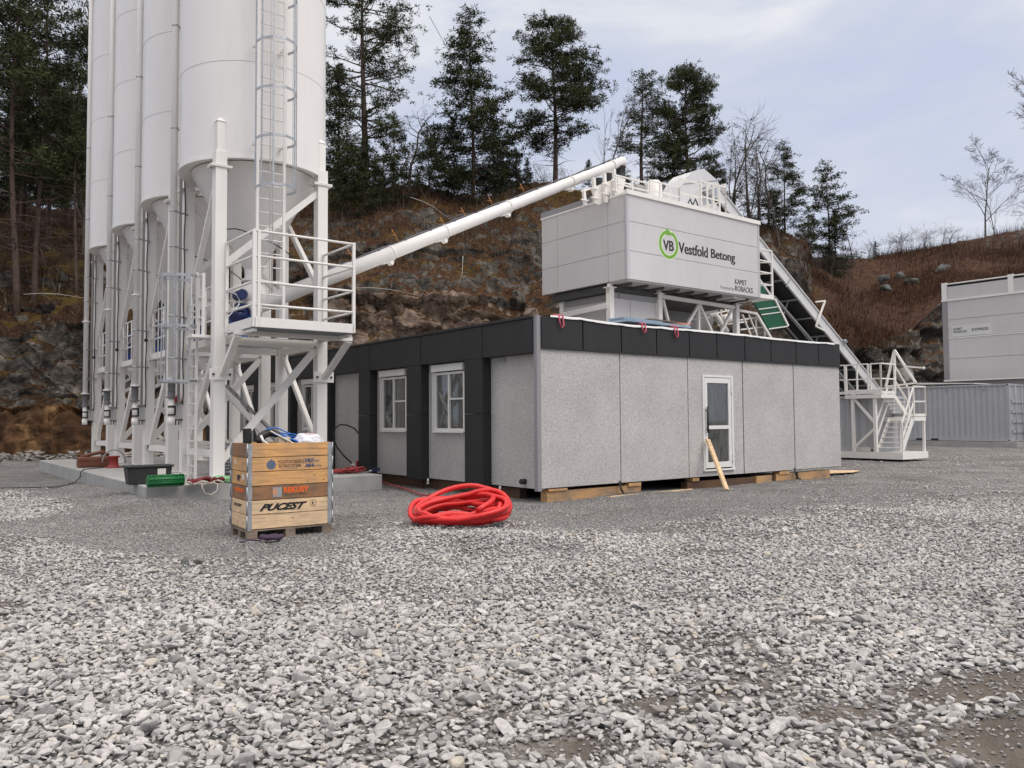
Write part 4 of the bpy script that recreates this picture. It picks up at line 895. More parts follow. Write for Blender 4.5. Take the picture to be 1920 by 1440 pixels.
# ================================================================ hill
def proj_px(P):
    """photo pixel of world points (n,3): only used to look up which kind of ground lies there"""
    P = np.asarray(P, float)-np.array([0, 0, H]); c, s = math.cos(PT), math.sin(PT)
    fw = P[:,1]*c+P[:,2]*s; up = -P[:,1]*s+P[:,2]*c; fw = np.where(fw < .05, .05, fw)
    X = F*P[:,0]/fw; Y = -F*up/fw; c, s = math.cos(RL), math.sin(RL)
    return 960+c*X-s*Y, 720+s*X+c*Y
HC = [(-700, [(862,30),(760,31),(750,33),(640,34),(540,40),(360,52),(420,80)]),
 (-200, [(862,35),(760,36),(748,37.5),(625,38.5),(520,45),(385,56),(430,80)]),
 (0, [(862,36.5),(758,37.3),(742,38.6),(622,39.5),(510,46),(380,57),(430,80)]),
 (160, [(862,37.5),(757,38.3),(745,39.6),(603,40.5),(500,47),(385,57),(430,80)]),
 (400, [(858,38),(765,38.8),(720,40),(600,41.2),(480,47),(372,56),(420,80)]),
 (620, [(856,38.5),(775,39.2),(700,40.4),(592,41.4),(475,46),(352,52),(400,75)]),
 (750, [(856,39),(775,40),(695,41),(578,42.2),(452,46.5),(347,52),(395,75)]),
 (900, [(856,40),(770,41),(685,42),(583,43.2),(465,47.5),(368,52.5),(410,75)]),
 (1000, [(856,41),(770,42),(665,43),(594,44.2),(470,48),(352,52.5),(410,75)]),
 (1100, [(853,43),(770,44),(665,45),(590,46.3),(470,50),(372,54),(420,76)]),
 (1250, [(848,46),(770,47),(680,48),(600,49.3),(490,53),(392,57),(430,78)]),
 (1400, [(844,48),(760,49),(700,50),(610,51.3),(500,54),(408,58),(450,80)]),
 (1440, [(842,49),(760,50),(690,51),(600,52),(480,53.3),(418,56),(470,80)]),
 (1490, [(842,50),(760,51),(690,52),(610,53),(500,54.2),(436,57),(480,80)]),
 (1525, [(840,52),(760,53),(690,54.2),(630,55.5),(545,60),(478,72),(520,90)]),
 (1620, [(838,55),(750,56),(700,57),(655,58.2),(570,65),(487,76),(520,95)]),
 (1700, [(838,56),(745,57),(705,58),(625,60),(550,67),(470,78),(500,95)]),
 (1790, [(838,56),(745,57),(700,58),(548,61.5),(505,68),(450,78),(490,95)]),
 (1860, [(838,56),(745,57),(695,58),(545,61),(500,68),(443,77),(480,95)]),
 (1925, [(838,55.5),(745,56.5),(690,57.5),(540,60),(490,67),(433,75),(470,95)]),
 (2300, [(838,52),(745,53),(680,54),(530,56),(470,62),(400,70),(440,90)]),
 (3000, [(838,48),(745,49),(680,50),(530,52),(470,58),(380,66),(420,86)])]
NK = 7
cxs = [c[0] for c in HC]; KY = np.array([[k[0] for k in c[1]] for c in HC], float); KD = np.array([[k[1] for k in c[1]] for c in HC], float)
def hill_base(px, t):
    ys = [np.interp(px, cxs, KY[:,k]) for k in range(NK)]; ds = [np.interp(px, cxs, KD[:,k]) for k in range(NK)]
    y = float(np.interp(t, range(NK), ys)); d = float(np.interp(t, range(NK), ds))
    return on_y(px, y, d)
noise.seed_set(7)
NX, NR = 640, 250
pxs = np.concatenate([np.linspace(-700, -30, 60), np.linspace(-25, 1950, NX-120), np.linspace(1960, 3000, 60)])
ts = np.concatenate([np.linspace(-.35, 1, 45), np.linspace(1.02, 2, 26), np.linspace(2.01, 3, 52), np.linspace(3.02, 4, 50), np.linspace(4.02, 5.1, 62), np.linspace(5.2, 6, 15)]); NR = len(ts)
HV = np.zeros((NX, NR, 3)); red = np.zeros((NX, NR)); tt_ = np.zeros((NX, NR)); rk = np.zeros((NX, NR))
for i, px in enumerate(pxs):
    redm = min(1, max(0, (px-1495)/60))
    tan_ = math.exp(-((px-800)/260)**2)
    for j, t in enumerate(ts):
        p = hill_base(px, max(t, 0))
        if t < 0: p = p+Vector((0, t*3, t*4))
        q = p*0.16
        big = noise.fractal(q, 1.0, 2.1, 5)
        dd = noise.voronoi(Vector((p.x*.24, p.y*.24, p.z*.5)))[0]; crack = dd[1]-dd[0]
        cell = noise.cell(Vector((p.x*.33+.5*big, p.y*.33, p.z*.62+.4*big)))
        fine = noise.fractal(p*1.3, .9, 2.2, 4)
        steep = 1.0 if t < 1 else (.55 if t < 2 else (1.0 if t < 3 else (.75 if redm < .5 else .18) if t < 4 else .35 if redm < .5 else .12))
        if t > 5.1: steep *= .3
        dir_ = Vector((0, -1, .35))
        amp = steep*(1.25*big + .55*(cell-.5) + .35*min(crack, .5)*1.2 + .42*fine)
        if redm < .3 and 3 < t < 5 and px > 560: amp += .9*max(0, noise.noise(p*.28+Vector((3, 1, 7))))*1.3
        if t < .9 : amp *= .7
        p = p + dir_*amp + Vector((0, 0, .22*fine*(1-steep*.5)))
        if 4.6 < t < 5.2: p.z += .5*noise.noise(p*.2)
        HV[i, j] = p; red[i, j] = redm*(1 if t > 2.9 else .3); tt_[i, j] = (tan_ if 1.2 < t < 3.2 else 0)
        rk[i, j] = (.75 if t < 3 else (.68 if (px > 560 and px < 1520) else .32 if px < 560 else .12) if t < 4.6 else .2)
        if px < 700 and t < 1.05: rk[i, j] = 0.05
        if 1540 < px < 2000 and t < 3.08: rk[i, j] = 1.0
        if px > 1850 and t > 4.45: rk[i, j] = 1.0
idx = np.arange(NX*NR).reshape(NX, NR)
faces = np.stack([idx[:-1,:-1], idx[1:,:-1], idx[1:,1:], idx[:-1,1:]], -1).reshape(-1, 4)
dirt = np.zeros((NX, NR)); dirt[:, :] = (np.clip(1-(pxs[:,None]-350)/500, 0, 1))*(ts[None,:] < 1.05)
def hill_mat():
    m = bpy.data.materials.new('rocky hillside'); m.use_nodes = True; t = m.node_tree; b = t.nodes['Principled BSDF']; b.inputs['Roughness'].default_value = .9; b.inputs['Specular IOR Level'].default_value = .2
    g = N(t, 'ShaderNodeNewGeometry'); P = g.outputs['Position']
    def no(scale, det=6, ro=.6, dist=0): n = N(t, 'ShaderNodeTexNoise', i_Scale=scale, i_Detail=float(det), i_Roughness=ro, i_Distortion=float(dist)); t.links.new(P, n.inputs['Vector']); return n.outputs[0]
    def at(nm): a = N(t, 'ShaderNodeAttribute', attribute_name=nm); return a.outputs['Fac']
    def mix(f, a, c):
        x = N(t, 'ShaderNodeMix', data_type='RGBA')
        for s, v in ((0, f), (6, a), (7, c)):
            if isinstance(v, tuple): x.inputs[s].default_value = (*v, 1)
            elif isinstance(v, (int, float)): x.inputs[s].default_value = v
            else: t.links.new(v, x.inputs[s])
        return x.outputs[2]
    def ma(op, a, c, c2=None, clamp=False):
        x = N(t, 'ShaderNodeMath', operation=op, use_clamp=clamp)
        for s, v in ((0, a), (1, c), (2, c2)):
            if v is None: continue
            if isinstance(v, (int, float)): x.inputs[s].default_value = v
            else: t.links.new(v, x.inputs[s])
        return x.outputs[0]
    n_mid = no(.9, 8, .65, .4); n_fine = no(7, 6, .7); n_big = no(.22, 4, .5)
    rock = ramp(t, [(.30, (.020, .018, .015)), (.43, (.055, .048, .040)), (.56, (.11, .096, .082)), (.70, (.21, .185, .16))], n_mid).outputs[0]
    rock = mix(ma('MULTIPLY', at('tan'), .75), rock, ramp(t, [(.3, (.10, .065, .045)), (.5, (.27, .19, .14)), (.7, (.40, .31, .25))], n_mid).outputs[0])
    lich = ramp(t, [(.60, (0, 0, 0)), (.70, (1, 1, 1))], no(2.6, 7, .7)).outputs[0]
    rock = mix(ma('MULTIPLY', lich, .45), rock, (.33, .32, .29))
    mpv = N(t, 'ShaderNodeMapping'); mpv.inputs['Scale'].default_value = (.30, .30, .78); t.links.new(P, mpv.inputs[0])
    wn = N(t, 'ShaderNodeTexNoise', i_Scale=.8, i_Detail=3.0); t.links.new(P, wn.inputs['Vector'])
    wv = N(t, 'ShaderNodeVectorMath', operation='MULTIPLY_ADD'); t.links.new(wn.outputs['Color'], wv.inputs[0]); wv.inputs[1].default_value = (1.3, 1.3, 1.3); t.links.new(mpv.outputs[0], wv.inputs[2])
    vo = N(t, 'ShaderNodeTexVoronoi', feature='DISTANCE_TO_EDGE', i_Scale=1.0); t.links.new(wv.outputs[0], vo.inputs['Vector'])
    vo2 = N(t, 'ShaderNodeTexVoronoi', feature='DISTANCE_TO_EDGE', i_Scale=3.1); t.links.new(wv.outputs[0], vo2.inputs['Vector'])
    crack = ramp(t, [(0, (.06, .06, .06)), (.035, (1, 1, 1))], vo.outputs[0]).outputs[0]; crack2 = ramp(t, [(0, (.6, .6, .6)), (.04, (1, 1, 1))], vo2.outputs[0]).outputs[0]
    cm = N(t, 'ShaderNodeMix', data_type='RGBA', blend_type='MULTIPLY'); cm.inputs[0].default_value = .8; t.links.new(rock, cm.inputs[6]); t.links.new(crack, cm.inputs[7])
    cm2 = N(t, 'ShaderNodeMix', data_type='RGBA', blend_type='MULTIPLY'); cm2.inputs[0].default_value = .8; t.links.new(cm.outputs[2], cm2.inputs[6]); t.links.new(crack2, cm2.inputs[7]); rock = cm2.outputs[2]
    # iron-stained lower wall
    mst = N(t, 'ShaderNodeMapping'); mst.inputs['Scale'].default_value = (.8, .8, .22); t.links.new(P, mst.inputs[0]); ns = N(t, 'ShaderNodeTexNoise', i_Scale=1.1, i_Detail=7.0, i_Roughness=.65, i_Distortion=.6); t.links.new(mst.outputs[0], ns.inputs['Vector'])
    stain = ramp(t, [(.32, (.022, .013, .009)), (.47, (.055, .028, .014)), (.57, (.10, .052, .024)), (.66, (.20, .115, .052))], ns.outputs[0]).outputs[0]
    litter = ramp(t, [(.30, (.014, .008, .005)), (.46, (.042, .021, .011)), (.58, (.095, .046, .021)), (.72, (.16, .095, .05))], n_fine).outputs[0]
    lred = ramp(t, [(.30, (.020, .011, .009)), (.46, (.050, .024, .016)), (.60, (.105, .052, .030)), (.75, (.18, .115, .06))], n_fine).outputs[0]
    litter = mix(at('red'), litter, lred); lk = N(t, 'ShaderNodeVectorMath', operation='SCALE'); t.links.new(litter, lk.inputs[0]); t.links.new(ma('SUBTRACT', 1.0, ma('MULTIPLY', at('wood'), .45)), lk.inputs['Scale']); litter = lk.outputs[0]
    moss = ramp(t, [(.35, (.030, .020, .004)), (.65, (.135, .082, .016))], n_fine).outputs[0]
    mossf = ramp(t, [(.50, (0, 0, 0)), (.60, (1, 1, 1))], no(.45, 5, .6)).outputs[0]
    mossf = ma('MULTIPLY', mossf, ma('SUBTRACT', 1.0, ma('MULTIPLY', at('red'), .8)))
    veg = mix(ma('MULTIPLY', mossf, .75), litter, moss)
    sp = N(t, 'ShaderNodeSeparateXYZ'); t.links.new(g.outputs['Normal'], sp.inputs[0])
    f = ma('ADD', ma('MULTIPLY', ma('SUBTRACT', .55, sp.outputs['Z']), 1.2), ma('MULTIPLY', ma('SUBTRACT', n_mid, .5), 2.4)); f = ma('ADD', f, ma('SUBTRACT', at('rock'), .25))
    f = ramp(t, [(.42, (0, 0, 0)), (.56, (1, 1, 1))], f).outputs[0]
    col = mix(f, veg, rock); col = mix(at('dirt'), col, stain)
    t.links.new(col, b.inputs['Base Color'])
    hh = ma('ADD', ma('MULTIPLY', n_fine, .35), ma('MULTIPLY', n_mid, .8)); hh = ma('ADD', hh, ma('MULTIPLY', crack, .12))
    bp = N(t, 'ShaderNodeBump', i_Strength=.9, i_Distance=.25); t.links.new(hh, bp.inputs['Height']); t.links.new(bp.outputs[0], b.inputs['Normal']); return m
hill_m = hill_mat()
hme = npmesh('hill', HV.reshape(-1, 3), faces, hill_m, True, {'red': red.ravel(), 'tan': tt_.ravel(), 'rock': rk.ravel(), 'dirt': dirt.ravel(), 'wood': (np.clip((560-pxs[:,None])/150, 0, 1)*np.ones((1, NR))).ravel()})
hill = solid('hill', hme); tag(hill, 'wooded rocky hillside with a cut cliff face', None, kind='structure')
def hill_pt(px, t):
    i = int(np.argmin(abs(pxs-px))); j = int(np.argmin(abs(ts-t))); return Vector(HV[i, j])
# ---------------------------------------------------------------- undergrowth: dead grass, twigs, rust-brown brush
rng = np.random.default_rng(5)
def blades(base, dirv, length, width):
    n = len(base); side = np.cross(dirv, rng.normal(size=(n, 3))); side /= np.linalg.norm(side, axis=1)[:,None]+1e-9
    tip = base+dirv*length[:,None]; v = np.stack([base-side*width[:,None]/2, base+side*width[:,None]/2, tip], 1).reshape(-1, 3)
    return v, np.arange(3*n).reshape(n, 3)
fn = HV[1:,:-1]-HV[:-1,:-1]; fm = HV[:-1,1:]-HV[:-1,:-1]; nz = np.cross(fn, fm); nz /= np.linalg.norm(nz, axis=2)[:,:,None]+1e-9; nzz = abs(nz[:,:,2])
def attr_mat(name, stops, rough=.9):
    m = bpy.data.materials.new(name); m.use_nodes = True; t = m.node_tree; b = t.nodes['Principled BSDF']; b.inputs['Roughness'].default_value = rough; b.inputs['Specular IOR Level'].default_value = .15
    a = N(t, 'ShaderNodeAttribute', attribute_name='tone'); r = ramp(t, stops, a.outputs['Fac']); t.links.new(r.outputs[0], b.inputs['Base Color']); return m
def brush(name, label, n, pxr, tr, lmin, lmax, wid, stops, nzmin, lean=.35, clump=.0):
    out = []; got = 0
    ii = np.where((pxs[:-1] > pxr[0]) & (pxs[:-1] < pxr[1]))[0]; jj = np.where((ts[:-1] > tr[0]) & (ts[:-1] < tr[1]))[0]
    I = rng.choice(ii, n*2); J = rng.choice(jj, n*2)
    area = np.linalg.norm(np.cross(fn, fm), axis=2)[I, J]; keep = (nzz[I, J] > nzmin) & (rng.random(n*2) < np.clip(area/np.percentile(area, 80), .1, 1))
    if clump:
        cn = np.array([noise.noise(Vector(HV[i, j])*clump) for i, j in zip(I, J)]); keep &= rng.random(n*2) < np.clip(.5+cn*2.2, .04, 1)
    I, J = I[keep][:n], J[keep][:n]; k = len(I)
    u_, w_ = rng.random(k), rng.random(k); base = HV[I, J]+fn[I, J]*u_[:,None]+fm[I, J]*w_[:,None]; base[:,2] -= .03
    d = np.array([0, -.12, 1.0])+rng.normal(size=(k, 3))*lean; d /= np.linalg.norm(d, axis=1)[:,None]
    L = rng.uniform(lmin, lmax, k)*rng.uniform(.6, 1, k); v, f = blades(base, d, L, np.full(k, wid)*rng.uniform(.6, 1.4, k))
    tone = np.repeat(np.clip(rng.normal(.5, .25, k), 0, 1), 3)
    o = solid(name, npmesh(name, v, f, attr_mat(name+' stalks', stops), False, {'tone': tone})); tag(o, label, None, kind='stuff'); return o
brush('dry_undergrowth', 'brown dead grass and twigs covering the wooded slope', 42000, (-300, 1520), (2.9, 5.15), .15, .6, .035, [(0, (.022, .014, .009)), (.45, (.07, .04, .022)), (.8, (.15, .10, .055)), (1, (.27, .21, .13))], .25, .6, .3)
brush('rust_brush', 'rust brown brush covering the right hillside', 75000, (1500, 2500), (2.6, 5.12), .35, 1.1, .03, [(0, (.020, .010, .008)), (.4, (.058, .026, .018)), (.75, (.12, .064, .038)), (1, (.24, .165, .095))], .1, .32, .16)
brush('tall_scrub', 'tall dark leafless scrub standing on the right hillside', 9000, (1490, 2500), (3.0, 5.1), .9, 2.0, .028, [(0, (.025, .014, .012)), (.6, (.07, .045, .036)), (1, (.16, .12, .09))], .1, .22, .12)
brush('twig_thicket', 'thin grey bare saplings and twigs along the wood edge', 5000, (-200, 1500), (3.6, 5.1), .8, 2.6, .028, [(0, (.03, .022, .018)), (.6, (.09, .075, .062)), (1, (.2, .18, .15))], .2, .25, .3)
# fallen branches
bark = pmat('grey bark', (.10, .085, .075), .9, var=.4, vscale=6, bump=.6, bscale=14)
barkr = pmat('reddish pine bark', (.075, .048, .036), .9, var=.45, vscale=3, bump=.8, bscale=9)
palewood = pmat('bleached dead wood', (.36, .33, .29), .8, var=.2)
for (x0, y0, x1, y1, tk, lb) in ((868, 480, 855, 550, 3.5, 'bleached forked branch hanging on the cliff below the conveyor'), (45, 552, 165, 560, 3.3, 'long pale fallen branch lying on the mossy ledge'), (770, 370, 845, 412, 4.4, 'pale fallen stem on the slope above the conveyor'), (665, 540, 790, 555, 3.1, 'grey fallen stem lying across the cliff behind the silo balcony')):
    a = hill_pt(x0, tk); d0 = a.y-1.3; p = on_y(x0, y0, d0); q = on_y(x1, y1, d0-.4); m = MB(WORLD); mid = p.lerp(q, .5)+Vector((.15, 0, .12))
    m.path([p, p.lerp(mid, .5)+Vector((0, 0, .05)), mid, q], [.024, .022, .018, .008], 6); e_ = mid+(q-p).cross(Vector((0, 1, 0)))*.16; m.path([mid, e_], [.012, .005], 5); o = m.build('fallen_branch', palewood); tag(o, lb, 'branch')
# ---------------------------------------------------------------- boulders
rockg = pmat('grey green boulder', (.085, .095, .09), .9, var=.4, vscale=1.4, bump=1.0, bscale=3)
rockt = pmat('pale boulder', (.24, .22, .20), .9, var=.3, vscale=1.4, bump=1.0, bscale=4)
def boulder(px, py, t, wpx, hpx, mat, label, seed, grp=None, pos=None):
    p = pos or on_y(px, py, hill_pt(px, t).y-1.15); s = p.y/F; rx, rz = wpx*s/2, hpx*s/2*1.25; m = MB(WORLD); import bmesh
    bm = bmesh.new(); bmesh.ops.create_icosphere(bm, subdivisions=3, radius=1); rr = random.Random(seed); cuts = [(Vector((rr.gauss(0, 1), rr.gauss(0, 1), rr.gauss(0, .7))).normalized(), rr.uniform(.45, .8)) for _ in range(14)]
    for v in bm.verts:
        for nrm, dd in cuts:
            k = v.co.dot(nrm)
            if k > dd: v.co -= nrm*(k-dd)
        v.co *= 1+.16*noise.fractal(v.co*2.2+Vector((seed, 0, 0)), 1, 2, 3)
    m.add([(p.x+v.co.x*rx, p.y+v.co.y*rx, p.z+v.co.z*rz) for v in bm.verts], [tuple(v.index for v in f.verts) for f in bm.faces]); bm.free()
    o = m.build('boulder', mat); tag(o, label, 'rock', grp); return o
for a in ((1768, 512, 4.3, 46, 34, rockg, 'rounded grey-green boulder high on the rust brown hillside'), (1690, 523, 4.5, 30, 22, rockg, 'dark boulder left of the flat slab on the hillside'), (1708, 530, 4.3, 44, 13, rockg, 'long flat slab lying among the hillside boulders'), (1657, 522, 4.4, 26, 18, rockg, 'leftmost dark boulder on the hillside'), (1722, 532, 4.3, 18, 12, rockg, 'small dark boulder below the large one'), (1660, 540, 4.1, 28, 16, rockg, 'low dark rock at the foot of the hillside boulders'), (1740, 548, 4.0, 22, 12, rockg, 'small half-buried rock lowest on the hillside'),
          (1697, 706, 2.0, 48, 38, rockt, 'pale angular rock at the cliff foot behind the hoist frame')): boulder(*a, seed=int(a[0]))
for a in ((67, 851, 22, 16, 31.0, rockg, 'rounded grey boulder at the foot of the stained cliff'),): boulder(a[0], a[1], 0, a[2], a[3], a[5], a[6], 3, pos=on_z(a[0], a[1]+6, .1))
# ================================================================ trees
need = attr_mat('pine needles', [(0, (.016, .020, .009)), (.45, (.038, .048, .018)), (.8, (.066, .080, .030)), (1, (.095, .11, .045))], .7)
needs = attr_mat('spruce needles', [(0, (.014, .018, .009)), (.5, (.030, .040, .018)), (1, (.060, .076, .034))], .7)
def tuft_blades(C, nb, L, Wd, r, up=.25, tone0=None):
    n = len(C); base = np.repeat(C, nb, 0); tone = np.repeat(r.normal(.45, .16, n) if tone0 is None else tone0, nb)+r.normal(0, .12, n*nb)
    d = r.normal(size=(n*nb, 3)); d[:,2] = d[:,2]*.7+up; d /= np.linalg.norm(d, axis=1)[:,None]
    base = base+d*r.uniform(0, .12, n*nb)[:,None]
    ln = r.uniform(.6, 1.2, n*nb)*L; side = np.cross(d, r.normal(size=(n*nb, 3))); side /= np.linalg.norm(side, axis=1)[:,None]+1e-9; w = Wd*r.uniform(.6, 1.4, n*nb)
    tip = base+d*ln[:,None]; mid = base+d*(ln*.45)[:,None]
    v = np.stack([base, mid-side*w[:,None]/2, tip, mid+side*w[:,None]/2], 1).reshape(-1, 3)
    return v, np.arange(4*n*nb).reshape(-1, 4), np.repeat(np.clip(tone, 0, 1), 4)
TREES = {}
def make_pine(key, Ht, prof, seed, nl=70, cb=.3, tufts=5, nb=13, rise=.25, dead=.15, lean=0, blade=(.27, .056), spread=1.0, bark_=None, r0=None, puff=.55):
    rr = random.Random(seed); r = np.random.default_rng(seed); m = MB(WORLD); r0 = r0 or Ht*.016
    ph = rr.uniform(0, 6); tp = []
    for i in range(15):
        f = i/14; tp.append(Vector((lean*Ht*f+.012*Ht*math.sin(f*5+ph), .010*Ht*math.sin(f*4+ph*2), Ht*f*1.0)))
    def trunk(f): x = f*14; i = min(13, int(x)); return tp[i].lerp(tp[i+1], x-i)
    nb = int(nb*1.3); m.path([p-Vector((0, 0, .7)) if i == 0 else p for i, p in enumerate(tp)], [max(.02, r0*(1-.88*(i/14)**.85)) for i in range(15)], 9)
    C = []; T = []
    for i in range(nl):
        f = cb+(1-cb)*((i+rr.random()*.8)/nl)**.92; f = min(f, .985)
        w = np.interp(f, [p[0] for p in prof], [p[1] for p in prof])*Ht*rr.uniform(.55, 1.12)
        az = rr.uniform(0, 6.283); p0 = trunk(f); ri = rise*(1.2*(f-cb)/(1-cb)-.15)+rr.uniform(-.15, .15)
        pts = [p0]; d = Vector((math.cos(az), math.sin(az), ri)); k = 5
        for s in range(k):
            d = (d+Vector((rr.uniform(-.28, .28), rr.uniform(-.28, .28), rr.uniform(-.12, .2)))).normalized(); pts.append(pts[-1]+d*(w/k))
        rl = max(.012, r0*.30*(1-f*.55)*(w/(Ht*.25))**.5); m.path(pts, [rl*(1-.8*s/k) for s in range(k+1)], 4, cap=False)
        nt_ = max(2, int(1.35*tufts*w/1.2))
        tn = rr.gauss(.45, .13)
        for q in range(nt_):
            s = rr.uniform(.35, 1.0)**.8*k; a = min(k-1, int(s)); c = pts[a].lerp(pts[a+1], s-a)
            pf = puff*spread*.78*(.5+.6*s/k); off = Vector((rr.gauss(0, pf), rr.gauss(0, pf), rr.gauss(.08, pf*.36)))
            C.append(tuple(c+off)); T.append(tn+.25*off.z)
            if q % 3 == 0: m.path([c, c+off], [rl*.3, .006], 3, cap=False)
    for i in range(int(nl*dead)):
        f = rr.uniform(cb*.45, cb+.1); p0 = trunk(f); az = rr.uniform(0, 6.28); L_ = rr.uniform(.06, .16)*Ht; pts = [p0]; d = Vector((math.cos(az), math.sin(az), rr.uniform(-.25, .15)))
        for s in range(4): d = (d+Vector((rr.uniform(-.35, .35), rr.uniform(-.35, .35), rr.uniform(-.3, .2)))).normalized(); pts.append(pts[-1]+d*L_/4)
        m.path(pts, [.035, .028, .02, .014, .006], 4, cap=False)
        for _ in range(3): a = pts[rr.randint(1, 3)]; m.path([a, a+Vector((rr.uniform(-.5, .5), rr.uniform(-.5, .5), rr.uniform(-.4, .2)))], [.012, .005], 3, cap=False)
    TREES[key] = (Ht, m, np.array(C), nb, blade, np.array(T), r, bark_ or barkr, need)
def make_spruce(key, Ht, hw, seed, nw=34, nb=9, sparse=0.0, blade=(.24, .06), mat=None):
    rr = random.Random(seed); r = np.random.default_rng(seed); m = MB(WORLD); r0 = Ht*.013
    m.path([(0, 0, -1.5), (0.05, 0, Ht*.5), (0, 0, Ht)], [r0, r0*.6, .015], 8); C = []; T = []
    for i in range(nw):
        f = .06+.93*i/nw; w = hw*Ht*(1-f)**.85*rr.uniform(.8, 1.15)+.12
        for j in range(7):
            if rr.random() < sparse: continue
            az = rr.uniform(0, 6.28); d = Vector((math.cos(az), math.sin(az), -.25+.35*f)); p0 = Vector((0, 0, Ht*f)); pts = [p0, p0+d*w*.5+Vector((0, 0, -.06*w)), p0+d*w+Vector((0, 0, .05*w))]
            m.path(pts, [.03, .02, .006], 3, cap=False); tn = rr.gauss(.45, .15)
            for q in range(int(3+w*5)):
                s = rr.uniform(.15, 1); c = pts[0].lerp(pts[2], s); C.append((c.x+rr.gauss(0, .13+.06*w), c.y+rr.gauss(0, .13+.06*w), c.z+rr.gauss(-.07, .08))); T.append(tn)
    for q in range(14): C.append((rr.gauss(0, .05), rr.gauss(0, .05), Ht*(.94+.06*q/14))); T.append(.5)
    TREES[key] = (Ht, m, np.array(C), nb, blade, np.array(T), r, bark, mat or needs)
def make_bare(key, Ht, seed, spread=.3, n0=1, depth=5, r0=None, bark_=None, gn=(3, 5), crook=.18, droop=0, lead=True, cb=.25):
    rr = random.Random(seed); m = MB(WORLD); r0 = r0 or Ht*.012
    def grow(p, d, L, r_, lv):
        k = 5 if lv > 1 else 3; pts = [p]; 
        for s in range(k):
            d = (d+Vector((rr.uniform(-crook, crook), rr.uniform(-crook, crook), rr.uniform(-crook, crook)*.6-droop*(depth-lv)*.1))).normalized(); pts.append(pts[-1]+d*L/k)
        m.path(pts, [max(.006, r_*(1-.75*s/k)) for s in range(k+1)], 5 if lv >= depth-1 else 3, cap=False)
        if lv <= 1: return
        nch = rr.randint(*gn)+(5 if lv == depth and lead else 0)
        for c in range(nch):
            s = rr.uniform(cb if lv == depth else .2, 1)*k; a = min(k-1, int(s)); q = pts[a].lerp(pts[a+1], s-a); dd = pts[a+1]-pts[a]; dd.normalize()
            per = dd.orthogonal().normalized(); per.rotate(Matrix.Rotation(rr.uniform(0, 6.28), 3, dd)); nd = (dd*rr.uniform(.5, 1.0)+per*rr.uniform(.5, 1.0)*(spread/.3)*.8).normalized()
            grow(q, nd, L*rr.uniform(.35, .6)*(1.15-.45*s/k), r_*.5*(1-.5*s/k), lv-1)
    for i in range(n0): grow(Vector((rr.uniform(-.2, .2)*(n0 > 1), rr.uniform(-.2, .2)*(n0 > 1), -.6)), Vector((rr.uniform(-.3, .3)*(n0 > 1), rr.uniform(-.3, .3)*(n0 > 1), 1)), Ht, r0, depth)
    TREES[key] = (Ht, m, None, 0, None, None, None, bark_ or bark, None)
MESHES = {}
def tree(key, label, px, py_top, base, sw=1.0, rot=None, grp='trees on the hillside', cat='tree', nm='pine_tree'):
    Ht, m, C, nb, bl, T, r, bk, fol = TREES[key]
    P = base; top = on_y(px, py_top, P.y); h = top.z-P.z; s = h/Ht
    if key not in MESHES:
        inv = WORLD; tm = m.mesh(key+'_trunk', bk, WORLD); cm = None
        if C is not None: v, f, tn = tuft_blades(C, nb, bl[0], bl[1], r, tone0=T); cm = npmesh(key+'_crown', v, f, fol, False, {'tone': tn})
        MESHES[key] = (tm, cm)
    tm, cm = MESHES[key]
    wm = Matrix.Translation(P) @ Matrix.Rotation(rot if rot is not None else (px*.37) % 6.28, 4, 'Z') @ Matrix.Diagonal((s*sw, s*sw, s, 1))
    if cm is None:
        o = bpy.data.objects.new(nm, tm); link(o, None, wm); return tag(o, label, cat, grp)
    e_ = bpy.data.objects.new(nm, None); link(e_, None, wm); tag(e_, label, cat, grp)
    for n_, me in (('trunk', tm), ('crown', cm)):
        o = bpy.data.objects.new(n_, me); link(o, e_, wm)
    return e_
dome = [(.0, .1), (.3, .22), (.45, .30), (.6, .29), (.75, .25), (.88, .17), (1, .05)]
make_pine('pA', 14, dome, 11, nl=100, cb=.27, tufts=8, nb=14, dead=.35)
make_pine('pB', 12, [(0, .08), (.3, .16), (.5, .19), (.7, .17), (.85, .13), (1, .05)], 12, nl=60, cb=.30, tufts=6, nb=12, dead=.25)
make_pine('pC', 12, [(0, .1), (.25, .28), (.5, .36), (.75, .30), (.9, .18), (1, .06)], 13, nl=115, cb=.22, tufts=8, nb=14, dead=.1, r0=.28)
make_pine('pD', 14, [(0, .14), (.12, .26), (.3, .25), (.5, .20), (.65, .13), (.8, .085), (1, .02)], 14, nl=100, cb=.08, tufts=8, nb=13, dead=.1, r0=.14, rise=.15, puff=.42)
make_pine('pE', 20, [(0, .1), (.3, .16), (.5, .22), (.75, .23), (1, .12)], 15, nl=90, cb=.24, tufts=5.2, nb=14, dead=.3, puff=.6)
make_pine('pF', 18, [(0, .08), (.35, .14), (.6, .20), (.8, .18), (.93, .11), (1, .05)], 16, r0=.155, nl=85, cb=.34, tufts=4.6, nb=13, dead=.4, puff=.55)
make_pine('pG', 10, [(0, .1), (.2, .24), (.45, .23), (.65, .17), (.85, .10), (1, .02)], 17, nl=60, cb=.12, tufts=7, nb=12, dead=.1, r0=.10, puff=.34)
make_pine('pH', 10, [(0, .1), (.2, .16), (.5, .2), (.8, .2), (1, .1)], 18, nl=26, cb=.25, tufts=2, nb=7, dead=1.4, r0=.17, puff=.3, bark_=bark)
make_spruce('sA', 10, .22, 21, nw=26, sparse=.35); make_spruce('sB', 7, .30, 22, nw=17, sparse=.4); make_spruce('sC', 14, .15, 23, nw=44)
